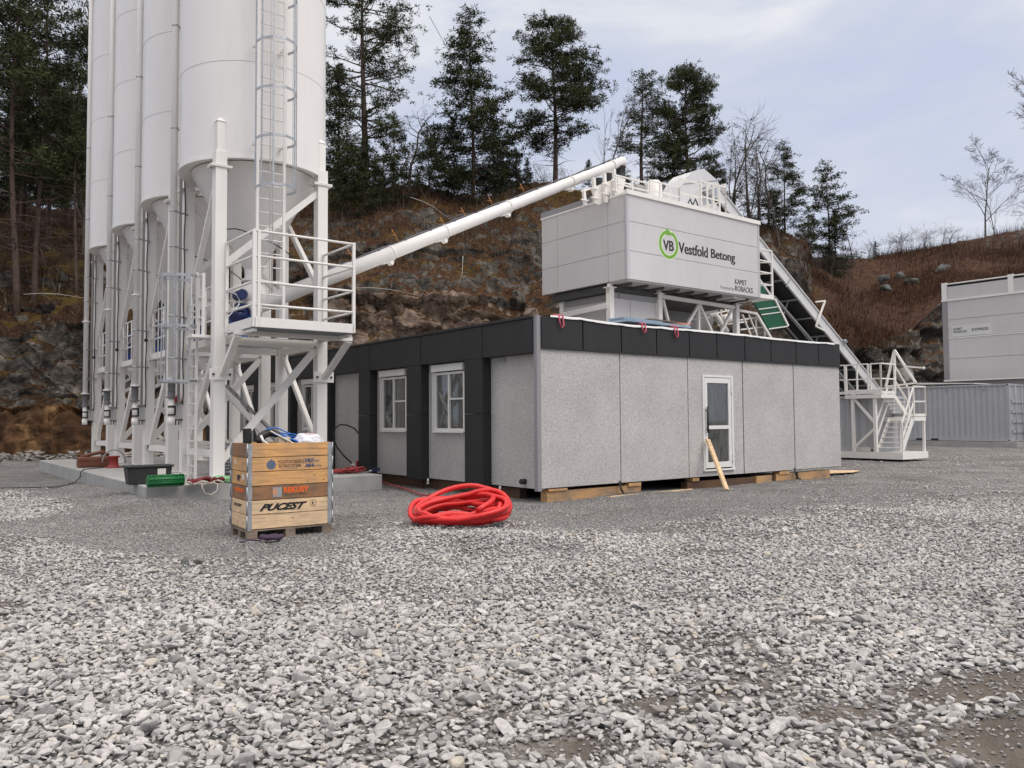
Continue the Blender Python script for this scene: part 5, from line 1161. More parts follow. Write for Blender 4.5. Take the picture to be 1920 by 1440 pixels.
make_pine('pI', 7, [(0, .12), (.15, .30), (.4, .28), (.6, .22), (.8, .13), (1, .03)], 19, nl=46, cb=.06, tufts=7, nb=13, dead=.2, r0=.09, puff=.32, rise=.1)
make_bare('bA', 7, 31, .26, depth=5); make_bare('bB', 9, 32, .18, depth=4, gn=(4, 6), cb=.15); make_bare('bF', 7, 41, .25, depth=5, gn=(5, 6), r0=.075, crook=.12, cb=.3); make_bare('bC', 3, 33, .4, n0=6, depth=3, gn=(3, 5), r0=.02, lead=False, crook=.1); make_bare('bD', 8, 34, .42, depth=5, crook=.3, gn=(3, 4), r0=.13, cb=.3)
make_bare('bE', 14, 35, .16, depth=3, gn=(14, 22), r0=.12, crook=.06, lead=True, cb=.1, droop=.6)
hp_ = hill_pt
spec = [
 # key, label, px, top py, t on the hill, width factor, name
 ('pE', 'tall broad pine just right of the front silo', 683, -110, 4.75, 1.0, 'pine_tree'),
 ('pD', 'narrow-topped pine with a pale bare stem, right of the silo pine', 884, 22, 4.9, 1.2, 'pine_tree'),
 ('pA', 'tall domed pine standing free above the screw conveyor', 1042, 42, 5.0, 1.05, 'pine_tree'),
 ('pB', 'slim sparse pine left of the wide dark pine above the tower', 1203, 141, 5.0, 1.15, 'pine_tree'),
 ('pC', 'wide dark pine with a broad crown above the tower roof', 1290, 129, 5.0, .74, 'pine_tree'),
 ('pG', 'mid-sized bushy pine at the end of the wood', 1473, 270, 4.9, 1.25, 'pine_tree'),
 ('pG', 'last pine of the wood, beside the open sky', 1556, 306, 4.7, 1.15, 'pine_tree'),
 ('sB', 'small dark spruce at the foot of the last pine', 1570, 392, 4.6, 1.0, 'spruce_tree'),
 ('pH', 'half-dead pine with crooked bare limbs behind the belt conveyor', 1404, 232, 4.8, 1.1, 'pine_tree'),
 ('pH', 'second half-dead pine with a darker thin stem', 1425, 262, 4.9, .9, 'pine_tree'),
 ('pG', 'small pine between conveyor and narrow-topped pine', 992, 315, 4.95, .9, 'pine_tree'),
 ('sA', 'dark spruce half hidden behind the right edge of the front silo', 636, 120, 4.8, 1.1, 'spruce_tree'),
 ('sB', 'low dark spruce right of the tall pine trunk', 735, 215, 4.8, 1.0, 'spruce_tree'),
 ('sB', 'low dark spruce in the gap beside the crooked bare tree', 805, 235, 4.85, 1.1, 'spruce_tree'),
 ('sA', 'bushy spruce behind the narrow-topped pine', 925, 190, 5.2, 1.1, 'spruce_tree'),
 ('sB', 'dark young spruce left of the pale bare stem', 850, 220, 4.9, 1.2, 'spruce_tree'),
 ('sB', 'small spruce at the cliff top above the conveyor middle', 690, 260, 4.6, .9, 'spruce_tree'),
 ('sB', 'small spruce between the silo and the tall pine trunk', 652, 240, 4.5, 1.0, 'spruce_tree'),
 ('sB', 'low spruce under the branches of the domed pine', 1105, 300, 5.1, 1.0, 'spruce_tree'),
 ('sB', 'low spruce under the wide dark pine', 1240, 290, 5.1, 1.2, 'spruce_tree'),
 ('sB', 'low spruce right of the conveyor head', 1345, 300, 5.1, 1.1, 'spruce_tree'),
 ('bD', 'crooked bare dead tree between two pines', 770, 165, 4.9, 1.1, 'bare_tree'),
 ('bB', 'slender bare birch beside the domed pine', 1134, 158, 5.0, .9, 'bare_tree'),
 ('bB', 'thin bare birch left of the half-dead pines', 1372, 190, 5.0, 1.0, 'bare_tree'),
 ('bA', 'bare sapling in front of the half-dead pines', 1398, 285, 4.6, .9, 'bare_tree'),
 ('bB', 'leafless grey birch leaning over the mossy knob', 1462, 265, 4.4, .8, 'bare_tree'),
 ('bD', 'small crooked bare tree right of the last pine', 1603, 395, 4.9, .8, 'bare_tree'),
 ('bF', 'bare tree with a round open crown on the right ridge', 1848, 300, 5.0, 1.3, 'bare_tree'),
 ('bB', 'slim bare tree beside the round-crowned one on the ridge', 1868, 335, 5.0, .8, 'bare_tree'),
 ('bF', 'bare branches reaching in from the right edge', 2035, 80, 4.9, 1.0, 'bare_tree'),
 ('bA', 'small bare tree low on the ridge at the right edge', 1945, 360, 5.0, 1.1, 'bare_tree'),
 ('pH', 'thin dead-limbed pine just right of the conveyor head', 1380, 255, 5.0, .8, 'pine_tree'), ('bD', 'twisted leafless tree between the half-dead pines', 1440, 275, 5.0, 1.1, 'bare_tree'), ('bB', 'thin leafless tree left of the bushy end pine', 1425, 240, 5.1, .9, 'bare_tree'),
 ('pI', 'low bushy pine in the gap before the last pine', 1515, 385, 4.8, .9, 'pine_tree'), ('pI', 'low dark pine between the end pine and the rock knob', 1450, 350, 4.9, 1.1, 'pine_tree'),
 ('sB', 'tiny spruce among bare shrubs on the ridge', 1641, 452, 5.0, .9, 'spruce_tree'),
]
_alt = 0
for k, lb, px, pt, t, sw, nm in spec:
    if k == 'sB' and px < 1500:
        _alt += 1
        if _alt % 3: k = 'pI'; lb = lb.replace('spruce', 'pine'); nm = 'pine_tree'
    tree(k, lb, px, pt, hp_(px, t)-Vector((0, 0, .2)), sw, nm=nm)
left = [('pF', 'pine with a straight trunk at the left edge', 18, -150, 3.4, 1.0), ('pF', 'pine whose tall grey trunk stands on the mossy ledge', 64, -90, 3.55, .9), ('pF', 'pine with a pale trunk close to the silos', 136, 60, 3.6, .75),
        ('pE', 'dense pine with its crown sloping down to the sky gap', 48, -30, 4.6, .8), ('pA', 'rounded dark pine low in the left forest', 92, 130, 4.4, .95), ('pC', 'wide pine under the dead spruce', 132, 190, 4.7, .8),
        ('sC', 'dark spruce deep behind the mossy ledge', 34, 90, 5.1, .9), ('sC', 'dark spruce beside the silo tank edge', 158, 215, 5.1, 1.1), ('sC', 'lone dark spruce left of the sloping pine', -90, 0, 4.8, 1.3), ('pF', 'outermost pine beyond the left edge', -150, -100, 3.6, 1.0)]
for k, lb, px, pt, t, sw in left: tree(k, lb, px, pt, hp_(px, t)-Vector((0, 0, .3)), sw, grp='trees of the left forest', nm='pine_tree' if k[0] == 'p' else 'spruce_tree')
tree('bE', 'tall dead spruce with short bare branches beside the silos', 152, -70, hp_(152, 4.2), .8, grp='trees of the left forest', nm='dead_spruce')
rr = random.Random(77)
for i in range(10):      # far wood closing the view between the trunks
    px = -200+i*52+rr.uniform(-8, 8); tree(rr.choice(['sA', 'sC', 'pG', 'sA']), 'dark spruce or pine deep in the wood behind the silos', px, rr.uniform(190, 330), on_y(px, 385, rr.uniform(58, 74))-Vector((0, 0, 1.5)), rr.uniform(1.1, 1.6), grp='far trees deep in the wood', nm='spruce_tree')
for i in range(30):
    px = 600+i*26+rr.uniform(-8, 8); b_ = hp_(px, 5.1)
    k_ = rr.choice(['pI', 'bA', 'bB', 'sA', 'bD', 'bA']); tree(k_, {'p': 'low bushy pine in the thicket along the hilltop', 'b': 'thin leafless tree in the thicket along the hilltop', 's': 'low spruce in the thicket along the hilltop'}[k_[0]], px, rr.uniform(268, 322) if px < 1000 else rr.uniform(300, 345), Vector((b_.x, b_.y+rr.uniform(0, 4), b_.z-.6)), rr.uniform(.9, 1.3), grp='low trees along the hilltop', nm='sapling')
for i in range(17):
    px = 1612+i*12.5+rr.uniform(-4, 4); b_ = hp_(px, 5.0)
    tree('bC', 'leafless bush in the row along the right ridge', px, np.interp(px, [1600, 1690, 1760, 1820], [448, 436, 424, 438])+rr.uniform(-12, 10), b_-Vector((0, 0, .2)), 1.1, grp='bare bushes on the ridge', cat='bush', nm='bare_bush')
for i in range(10):
    px = 1500+i*11+rr.uniform(-4, 4); tree('bC', 'leafless reddish bush beside the rock knob', px, 470+rr.uniform(-14, 12), hp_(px, 4.55)-Vector((0, 0, .2)), 1.0, grp='bare bushes at the knob', cat='bush', nm='bare_bush')
# guy wire
m = MB(WORLD); m.path([on_y(805, 30, 50), on_y(860, 130, 49.5), on_y(975, 335, 48.5)], .02, 4); o = m.build('guy_wire', black); tag(o, 'thin dark wire slanting down between the pines', 'wire')
# ================================================================ ground
def fbm(x, y, s, o=3, seed=0):
    out = np.zeros(len(x)); a = 1
    for k in range(o):
        out += a*np.array([noise.noise(Vector((xx*s, yy*s, seed+k*7.3))) for xx, yy in zip(x, y)]); s *= 2.1; a *= .5
    return out
def coarse_mud(x, y, n1=None):
    px, py = proj_px(np.stack([x, y, np.zeros(len(x))], 1)); n1 = fbm(x, y, .9, 3, 1.5) if n1 is None else n1
    bd = np.interp(px, [-400, 0, 200, 330, 430, 620, 690, 760, 960, 1100, 1300, 1450, 1600, 1750, 1920, 2400], [1030, 1010, 1020, 1040, 1052, 1020, 985, 968, 972, 985, 968, 952, 938, 926, 914, 900])
    c = (py-bd+n1*30*(py-760)/200+8)/(30*(py-760)/170+1)
    c2 = 1-((px-20)/120)**2-((py-952)/38)**2+n1*.5
    coarse = np.clip(np.maximum(c, c2*2), 0, 1); coarse = np.where(y < 2.5, 1, coarse)
    mud = np.zeros(len(x))
    for cx_, cy_, rx, ry, w in ((1890, 1285, 280, 42, 1), (1990, 1400, 230, 110, 1.2), (1090, 1400, 130, 45, .8), (1215, 1322, 95, 26, .8), (-10, 1143, 75, 24, 1), (1545, 1338, 100, 22, .6), (560, 1128, 70, 14, .45), (1700, 1300, 60, 40, .6)):
        mud = np.maximum(mud, w*(1-((px-cx_)/rx)**2-((py-cy_)/ry)**2))
    mud = np.clip((mud+n1*.55)*1.6, 0, 1); return coarse, mud
def gz(x, y):
    z = .03*np.sin(x*.35+1)*np.cos(y*.3)+.02*np.sin(x*.9+y*.7)
    z = z*np.clip((y-4)/4, 0, 1)*np.clip((30-y)/10, .2, 1)
    s = np.array([SINV @ Vector((a, b, 0)) for a, b in zip(x, y)]) if len(x) < 400000 else None
    d = np.maximum(np.maximum(ax0-s[:,0], s[:,0]-sx1), np.maximum(ay0-s[:,1], s[:,1]-(ay0+SLB)))
    z += .16*np.exp(-(np.clip(d, 0, 9)/.75)**2)*np.clip((1.6-(s[:,0]-ax0))/1.5, 0, 1)*np.clip((8-(s[:,1]-ay0))/4, 0, 1)
    z += .07*np.exp(-(((x+.7)/1.6)**2+((y-10.9)/.55)**2))
    return z
gx = np.concatenate([-np.geomspace(400, 26, 22), np.arange(-25, 26, .22), np.geomspace(26.5, 400, 22)]); gy = np.concatenate([[-60, -20, -5], np.arange(0, 20, .13), np.geomspace(20.2, 400, 90)])
GX, GY = np.meshgrid(gx, gy, indexing='ij'); fx, fy = GX.ravel(), GY.ravel()
n1 = fbm(fx, fy, .9, 3, 1.5); co_, mu_ = coarse_mud(fx, fy, n1); fz = gz(fx, fy)+.015*n1-.01
fz = np.where(fy > 60, fz-.3, fz)
gi = np.arange(len(fx)).reshape(GX.shape); gf = np.stack([gi[:-1,:-1], gi[1:,:-1], gi[1:,1:], gi[:-1,1:]], -1).reshape(-1, 4)
def ground_mat():
    m = bpy.data.materials.new('gravel ground'); m.use_nodes = True; t = m.node_tree; b = t.nodes['Principled BSDF']; b.inputs['Roughness'].default_value = .92; b.inputs['Specular IOR Level'].default_value = .25
    g = N(t, 'ShaderNodeNewGeometry'); P = g.outputs['Position']
    def vor(s, feat='F1'): v = N(t, 'ShaderNodeTexVoronoi', feature=feat, i_Scale=s); t.links.new(P, v.inputs['Vector']); return v
    def at(nm): return N(t, 'ShaderNodeAttribute', attribute_name=nm).outputs['Fac']
    v1 = vor(48); v2 = vor(13); s1_ = N(t, 'ShaderNodeSeparateColor'); t.links.new(v1.outputs['Color'], s1_.inputs[0]); s2_ = N(t, 'ShaderNodeSeparateColor'); t.links.new(v2.outputs['Color'], s2_.inputs[0])
    fine = ramp(t, [(0, (.05, .049, .047)), (.35, (.15, .146, .142)), (.75, (.25, .245, .238)), (1, (.38, .37, .36))], s1_.outputs[0]).outputs[0]
    crs = ramp(t, [(0, (.12, .117, .112)), (.4, (.29, .28, .272)), (.8, (.43, .415, .40)), (1, (.54, .52, .50))], s2_.outputs[0]).outputs[0]
    e2 = vor(13, 'DISTANCE_TO_EDGE'); gap = ramp(t, [(0, (.25, .25, .25)), (.18, (1, 1, 1))], e2.outputs[0]).outputs[0]
    cm = N(t, 'ShaderNodeMix', data_type='RGBA', blend_type='MULTIPLY'); cm.inputs[0].default_value = 1; t.links.new(crs, cm.inputs[6]); t.links.new(gap, cm.inputs[7])
    x = N(t, 'ShaderNodeMix', data_type='RGBA'); t.links.new(at('coarse'), x.inputs[0]); t.links.new(fine, x.inputs[6]); t.links.new(cm.outputs[2], x.inputs[7])
    nn_ = N(t, 'ShaderNodeTexNoise', i_Scale=3.5, i_Detail=9.0, i_Roughness=.7); t.links.new(P, nn_.inputs['Vector'])
    mud = ramp(t, [(.3, (.075, .060, .048)), (.55, (.118, .098, .080)), (.75, (.18, .155, .13))], nn_.outputs[0]).outputs[0]
    y = N(t, 'ShaderNodeMix', data_type='RGBA'); t.links.new(at('mud'), y.inputs[0]); t.links.new(x.outputs[2], y.inputs[6]); t.links.new(mud, y.inputs[7])
    nb_ = N(t, 'ShaderNodeTexNoise', i_Scale=.8, i_Detail=9.0, i_Roughness=.72); t.links.new(P, nb_.inputs['Vector']); q = N(t, 'ShaderNodeMapRange', i_1=.3, i_2=.7, i_3=.62, i_4=1.22); t.links.new(nb_.outputs[0], q.inputs[0])
    sc_ = N(t, 'ShaderNodeVectorMath', operation='SCALE'); t.links.new(y.outputs[2], sc_.inputs[0]); t.links.new(q.outputs[0], sc_.inputs['Scale']); t.links.new(sc_.outputs[0], b.inputs['Base Color'])
    rr_ = N(t, 'ShaderNodeMapRange', i_1=0.0, i_2=1.0, i_3=.92, i_4=.62); t.links.new(at('mud'), rr_.inputs[0]); t.links.new(rr_.outputs[0], b.inputs['Roughness'])
    b1 = N(t, 'ShaderNodeBump', i_Strength=.9, i_Distance=.010, invert=True); t.links.new(v1.outputs['Distance'], b1.inputs['Height'])
    b2 = N(t, 'ShaderNodeBump', i_Distance=.03, invert=True); t.links.new(v2.outputs['Distance'], b2.inputs['Height']); t.links.new(b1.outputs[0], b2.inputs['Normal'])
    sm = N(t, 'ShaderNodeMath', operation='SUBTRACT', use_clamp=True); t.links.new(at('coarse'), sm.inputs[0]); t.links.new(at('mud'), sm.inputs[1]); t.links.new(sm.outputs[0], b2.inputs['Strength']); t.links.new(b2.outputs[0], b.inputs['Normal']); return m
ground = solid('ground', npmesh('ground', np.stack([fx, fy, fz], 1), gf, ground_mat(), True, {'coarse': co_, 'mud': mu_})); tag(ground, 'grey gravel yard ground', None, kind='structure')
# ---------------------------------------------------------------- crushed stone as real stones
import bmesh
SC = bpy.data.collections.new('stone_sources')
def stone_mat(mul=1.0):
    m = bpy.data.materials.new('crushed stone'); m.use_nodes = True; t = m.node_tree; b = t.nodes['Principled BSDF']; b.inputs['Roughness'].default_value = .85; b.inputs['Specular IOR Level'].default_value = .3
    oi = N(t, 'ShaderNodeObjectInfo'); g = N(t, 'ShaderNodeNewGeometry'); tcn = N(t, 'ShaderNodeTexCoord')
    c = ramp(t, [(0, (.20, .195, .19)), (.08, (.31, .30, .29)), (.4, (.41, .395, .385)), (.75, (.47, .452, .437)), (.93, (.52, .50, .48)), (.98, (.46, .41, .34)), (1, (.55, .53, .50))], oi.outputs['Random'])
    for e in c.color_ramp.elements: e.color = (e.color[0]*mul, e.color[1]*mul, e.color[2]*mul, 1)
    n = N(t, 'ShaderNodeTexNoise', i_Scale=38.0, i_Detail=6.0, i_Roughness=.7); t.links.new(g.outputs['Position'], n.inputs['Vector']); q = N(t, 'ShaderNodeMapRange', i_1=.3, i_2=.7, i_3=.72, i_4=1.22); t.links.new(n.outputs[0], q.inputs[0])
    nb_ = N(t, 'ShaderNodeTexNoise', i_Scale=.55, i_Detail=5.0, i_Roughness=.6); t.links.new(g.outputs['Position'], nb_.inputs['Vector']); q2 = N(t, 'ShaderNodeMapRange', i_1=.3, i_2=.7, i_3=.86, i_4=1.12); t.links.new(nb_.outputs[0], q2.inputs[0])
    mu = N(t, 'ShaderNodeMath', operation='MULTIPLY'); t.links.new(q.outputs[0], mu.inputs[0]); t.links.new(q2.outputs[0], mu.inputs[1])
    s = N(t, 'ShaderNodeVectorMath', operation='SCALE'); t.links.new(c.outputs[0], s.inputs[0]); t.links.new(mu.outputs[0], s.inputs['Scale']); t.links.new(s.outputs[0], b.inputs['Base Color'])
    bp = N(t, 'ShaderNodeBump', i_Strength=.5, i_Distance=.004); t.links.new(n.outputs[0], bp.inputs['Height']); t.links.new(bp.outputs[0], b.inputs['Normal']); return m
smats = [stone_mat(.97), stone_mat(.68)]
for k in range(24):
    rr = random.Random(900+k); bm = bmesh.new(); ex, ey, ez = rr.uniform(.9, 1.6), rr.uniform(.6, 1.0), rr.uniform(.38, .7)
    for i in range(rr.randint(12, 20)):
        v = Vector((rr.gauss(0, 1), rr.gauss(0, 1), rr.gauss(0, 1))).normalized()*rr.uniform(.86, 1); bm.verts.new((v.x*ex*.5, v.y*ey*.5, v.z*ez*.5))
    bmesh.ops.convex_hull(bm, input=bm.verts)
    loose = [v for v in bm.verts if not v.link_faces]; bmesh.ops.delete(bm, geom=loose, context='VERTS')
    bmesh.ops.bevel(bm, geom=list(bm.edges), offset=.030, segments=1, affect='EDGES')
    bm.faces.ensure_lookup_table()
    me = bpy.data.meshes.new('stone'); bm.to_mesh(me); bm.free(); me.materials.append(smats[k//12]); SC.objects.link(bpy.data.objects.new('stone_%02d' % k, me))
rg = np.random.default_rng(3)
PX, PY, PS = [], [], []
def field(y0, y1, sp, smin, smax, wid=.70, dens=1.0, lg=.0):
    ys = np.arange(y0, y1, sp)
    for y in ys:
        hw = y*wid*1.15+2.0; xs = np.arange(-hw, hw, sp); k = rg.random(len(xs)) < dens; xs = xs[k]
        PX.append(xs+rg.normal(0, sp*.45, len(xs))); PY.append(y+rg.normal(0, sp*.45, len(xs)))
        s = smin+(smax-smin)*rg.random(len(xs))**1.8
        if lg: s = np.where(rg.random(len(xs)) < lg, s*1.7, s)
        PS.append(s)
field(2.6, 7, .036, .026, .080, lg=.05); field(7, 11, .040, .026, .068, lg=.03); field(11, 16, .052, .032, .072, lg=.02); field(16, 24, .08, .045, .095, dens=.9, lg=.02); field(24, 38, .15, .07, .14, dens=.8)
NCO = sum(len(a) for a in PX)
for y in np.arange(3.0, 18.5, .031):
    xs = np.arange(-y*.78-1.2, y*.75+1.2, .031); PX.append(xs+rg.normal(0, .013, len(xs))); PY.append(y+rg.normal(0, .013, len(xs))); PS.append(rg.uniform(.013, .031, len(xs)))
X = np.concatenate(PX); Y = np.concatenate(PY); S_ = np.concatenate(PS)
cI, mI = np.zeros(len(X)), np.zeros(len(X))
ixs = np.clip(np.searchsorted(gx, X)-1, 0, len(gx)-2); iys = np.clip(np.searchsorted(gy, Y)-1, 0, len(gy)-2)
def samp(A):
    A = A.reshape(GX.shape); u_ = (X-gx[ixs])/(gx[ixs+1]-gx[ixs]); w_ = (Y-gy[iys])/(gy[iys+1]-gy[iys])
    return A[ixs, iys]*(1-u_)*(1-w_)+A[ixs+1, iys]*u_*(1-w_)+A[ixs, iys+1]*(1-u_)*w_+A[ixs+1, iys+1]*u_*w_
cI, mI, Z = samp(co_), samp(mu_), samp(fz)
isf = np.arange(len(X)) >= NCO
qx, qy = proj_px(np.stack([X, Y, X*0], 1)); far_r = (qx > 1500) & (qy < 935)
keep = np.where(isf, ((rg.random(len(X)) < np.clip(.95-cI*.85, .12, .88))) | ((mI > .25) & (rg.random(len(X)) < .30)), (rg.random(len(X)) < np.where(far_r, .30+.3*np.sin(qy*.45+qx*.01), np.clip(cI*1.25-.05, .014, 1))) & (rg.random(len(X)) > mI*1.1-.06))
S_ = np.where(isf, S_, S_*np.clip(.6+.5*cI, .5, 1))
sl_ = (SINV.to_3x3() @ Vector((0, 0, 0))); sa = np.array(SINV)[:3,:3] @ np.stack([X, Y, Z*0]); sa = sa+np.array(SINV)[:3,3][:,None]
keep &= ~((sa[0] > ax0-.05) & (sa[0] < sx1+.05) & (sa[1] > ay0-.05)) & ~((sa[0] > -.2) & (sa[0] < LR) & (sa[1] > -.1) & (sa[1] < 25))
isf = isf[keep]; X, Y, Z, S_ = X[keep], Y[keep], Z[keep], S_[keep]
pile = .5+.5*np.sin(X*1.7+np.sin(Y*1.3)*2)*np.sin(Y*1.9+1.2*np.cos(X))
Zp = Z+S_*(.10+.20*rg.random(len(X)))+np.where(isf, 0, .012*pile)
ng = bpy.data.node_groups.new('scatter', 'GeometryNodeTree'); ng.interface.new_socket('Geometry', in_out='INPUT', socket_type='NodeSocketGeometry'); ng.interface.new_socket('Geometry', in_out='OUTPUT', socket_type='NodeSocketGeometry')
gi_, go_ = ng.nodes.new('NodeGroupInput'), ng.nodes.new('NodeGroupOutput'); m2p = ng.nodes.new('GeometryNodeMeshToPoints'); iop = ng.nodes.new('GeometryNodeInstanceOnPoints'); ci = ng.nodes.new('GeometryNodeCollectionInfo')
ci.inputs['Collection'].default_value = SC; ci.inputs['Separate Children'].default_value = True; ci.inputs['Reset Children'].default_value = True; iop.inputs['Pick Instance'].default_value = True
def na_(nm, typ): a = ng.nodes.new('GeometryNodeInputNamedAttribute'); a.data_type = typ; a.inputs[0].default_value = nm; return a.outputs['Attribute']
L_ = ng.links.new; L_(gi_.outputs[0], m2p.inputs[0]); L_(m2p.outputs[0], iop.inputs['Points']); L_(ci.outputs[0], iop.inputs['Instance']); L_(na_('pick', 'INT'), iop.inputs['Instance Index']); L_(na_('s', 'FLOAT'), iop.inputs['Scale'])
e2r = ng.nodes.new('FunctionNodeEulerToRotation'); L_(na_('rot', 'FLOAT_VECTOR'), e2r.inputs[0]); L_(e2r.outputs[0], iop.inputs['Rotation']); L_(iop.outputs[0], go_.inputs[0])
def scatter(nm, label, sel, off):
    n = int(sel.sum()); me = bpy.data.meshes.new(nm); me.vertices.add(n); me.vertices.foreach_set('co', np.stack([X[sel], Y[sel], Zp[sel]], 1).astype(np.float32).ravel())
    def addv(k, typ, arr, key): a = me.attributes.new(k, typ, 'POINT'); a.data.foreach_set(key, arr)
    addv('s', 'FLOAT', S_[sel].astype(np.float32), 'value'); rot = np.stack([rg.normal(0, .30, n), rg.normal(0, .30, n), rg.uniform(0, 6.28, n)], 1).astype(np.float32); addv('rot', 'FLOAT_VECTOR', rot.ravel(), 'vector'); addv('pick', 'INT', (off+rg.integers(0, 12, n)).astype(np.int32), 'value')
    gob = solid(nm, me); tag(gob, label, None, kind='stuff'); md = gob.modifiers.new('scatter', 'NODES'); md.node_group = ng; return n
print('stones', scatter('crushed_stone', 'loose crushed grey stones covering the yard', ~isf, 0), scatter('fine_gravel', 'fine dark grey gravel around the barracks and slab', isf, 12))

# rubble along the cliff foot, and single bigger stones
rb = MB(WORLD); rr = random.Random(8)
for i in range(420):
    px = rr.uniform(-60, 560); p = on_z(px, rr.uniform(856, 866), 0); s = rr.uniform(.08, .28); c = Vector((p.x, p.y+rr.uniform(-.5, 1.5), rr.uniform(0, .25)))
    vs = [c+Vector((rr.uniform(-s, s), rr.uniform(-s, s), rr.uniform(-s, s)*.7)) for _ in range(6)]; rb.add(vs, [(0,1,2), (0,2,3), (0,3,1), (1,2,4), (2,3,4), (3,1,5), (1,4,5), (3,4,5)])
o = rb.build('cliff_rubble', rockt); tag(o, 'loose rubble at the foot of the left cliff', None, kind='stuff')
for px, py, w, h, mt, lb in ((373, 1050, 30, 22, rockt, 'big loose stone with a flat top left of the crate'), (345, 1052, 18, 16, rockg, 'dark loose stone beside the flat-topped one'), (100, 985, 26, 14, rockt, 'pale flat stone on fine gravel at the left'), (102, 968, 18, 12, rockt, 'small pale stone behind the flat one at the left'), (702, 1008, 16, 12, rockt, 'pale stone between crate and red hose'), (1235, 1325, 34, 12, rockt, 'sandy flat stone half sunk in mud')):
    boulder(px, py, 0, w, h, mt, lb, px, pos=on_z(px, py+h*.2, .03))
# ================================================================ pallet crate
CR = Matrix.Translation((-3.603, 10.941, 0)) @ Matrix.Rotation(.6033, 4, 'Z')
CW, CD, CZ, CH = 1.2, .8, .115, .196
crate = thing('pallet_crate', 'wooden pallet crate of six hinged collars with printed boards', 'crate', (.6, .4, 0), frame=CR)
mats = [wood_d, wood_m, wood_l, wood_d, wood_l, wood_l]
cmats = [wood_m, wood_m, wood_m, wood_d, wood_l, wood_l]
for k in range(6):
    z0 = CZ+.01+k*CH; z1 = z0+CH-.009; kk = 5-k; T_ = .02
    m = MB(CR); g = .0015; zm = z0+CH*.5
    halves = ((z0, zm-g), (zm+g, z1)) if k == 5 else ((z0, z1),)
    for a, b in halves: m.box(.03, CW-.03, 0, T_, a, b); m.box(.03, CW-.03, CD-T_, CD, a, b)
    m.build('long_board', cmats[kk] if k != 5 else wood_m, crate, bevel=.003)
    m = MB(CR)
    for a, b in halves: m.box(0, T_, .03, CD-.03, a, b); m.box(CW-T_, CW, .03, CD-.03, a, b)
    m.build('end_board', (wood_d if kk in (0, 3) else wood_m if kk < 3 else wood_l), crate, bevel=.003)
    m = MB(CR)
    for (x, y, sx, sy) in ((0, 0, 1, 1), (CW, 0, -1, 1), (0, CD, 1, -1), (CW, CD, -1, -1)):
        m.box(x-.004*sx, x+.060*sx, y-.004*sy, y-.001*sy, z0+.006, z1-.006); m.box(x-.004*sx, x-.001*sx, y-.001*sy, y+.060*sy, z0+.006, z1-.006)
        m.tube((x-.009*sx, y-.009*sy, z0+.002), (x-.009*sx, y-.009*sy, z1-.002), .008, 6)
        for q in range(4):
            zz = z0+.03+q*.042; m.box(x+.012*sx, x+.05*sx, y-.008*sy, y-.004*sy, zz, zz+.014); m.box(x-.008*sx, x-.004*sx, y+.012*sy, y+.05*sy, zz, zz+.014)
        m.box(x+.0*sx, x+.05*sx, y-.006*sy, y-.002*sy, z0-.018, z0+.01)
    m.build('hinge', galv, crate)
m = MB(CR)
for y in (0.0, .345, .69): m.box(0, CW, y, y+.1, -.03, -.012); [m.box(x, x+.14, y, y+.1, -.012, .075) for x in (0, .53, 1.06)]
for x in (0, .53, 1.06): m.box(x, x+.14, 0, CD, .0755, .095)
for i in range(5): m.box(0, CW, i*.166, i*.166+.135, .0955, .115)
m.build('pallet', wood_g, crate, bevel=.003)
m = MB(CR); m.box(.03, CW-.03, .03, CD-.03, CZ+CH*5.2, CZ+CH*5.3); m.build('contents_cover', rubber, crate)
def clet(nm, txt, x, z, w, h, mat, off=0.0, sh=0.0, end=False, sp=1.0):
    if end: lettering(nm, txt, crate, mat, CR, (-.0015, CD-x, z), (0, -1, 0), w, h, off, sh, spacing=sp)
    else: lettering(nm, txt, crate, mat, CR, (x, -.0015, z), (1, 0, 0), w, h, off, sh, spacing=sp)
pb_ink = pmat('blue board print', (.05, .075, .16), .7, var=.4, vscale=40); fb = pmat('faded brown print', (.16, .09, .05), .8, var=.3, vscale=40); og = pmat('orange board print', (.80, .13, .01), .6, var=.15, vscale=30); lgp = pmat('grey blue print', (.30, .32, .32), .7, var=.2, vscale=30)
zz = lambda k: CZ+.01+(5-k)*CH       # bottom of collar k counted from the top
clet('printed_text', 'GUSTAVSBERG', .43, zz(1)+.105, .36, .042, fb, .01); clet('printed_text', 'RÖRSYSTEM', .43, zz(1)+.045, .31, .042, fb, .01)
clet('printed_text', 'VRS', .80, zz(1)+.105, .13, .05, pb_ink, .04, .3); clet('printed_text', 'MA', .80, zz(1)+.035, .13, .05, pb_ink, .04, .4)
m = MB(CR)
for z_ in (zz(1)+.128, zz(1)+.058):
    for q in range(3): m.box(.93, 1.03-.01*q, -.0018, -.0008, z_-q*.010, z_-q*.010+.004)
m.box(.43, .70, -.0018, -.0008, zz(1)+.022, zz(1)+.027)
n = 28; cx_, cz_ = .32, zz(1)+.085; vs = [(cx_, -.002, cz_)]+[(cx_+.065*math.cos(i*6.2832/n), -.002, cz_+.065*math.sin(i*6.2832/n)) for i in range(n)]; m.add(vs, [(0, i+1, (i+1) % n+1) for i in range(n)]); m.box(cx_-.006, cx_+.006, -.002, -.001, cz_+.064, cz_+.082)
m.build('printed_emblem', pmat('blue emblem print', (.10, .13, .20), .7, var=.25, vscale=30), crate)
clet('printed_text', 'REKUSY', .50, zz(3)+.085, .36, .075, og, .04); clet('printed_text', 'TRANSPORT SYSTEM', .50, zz(3)+.045, .33, .016, fb)
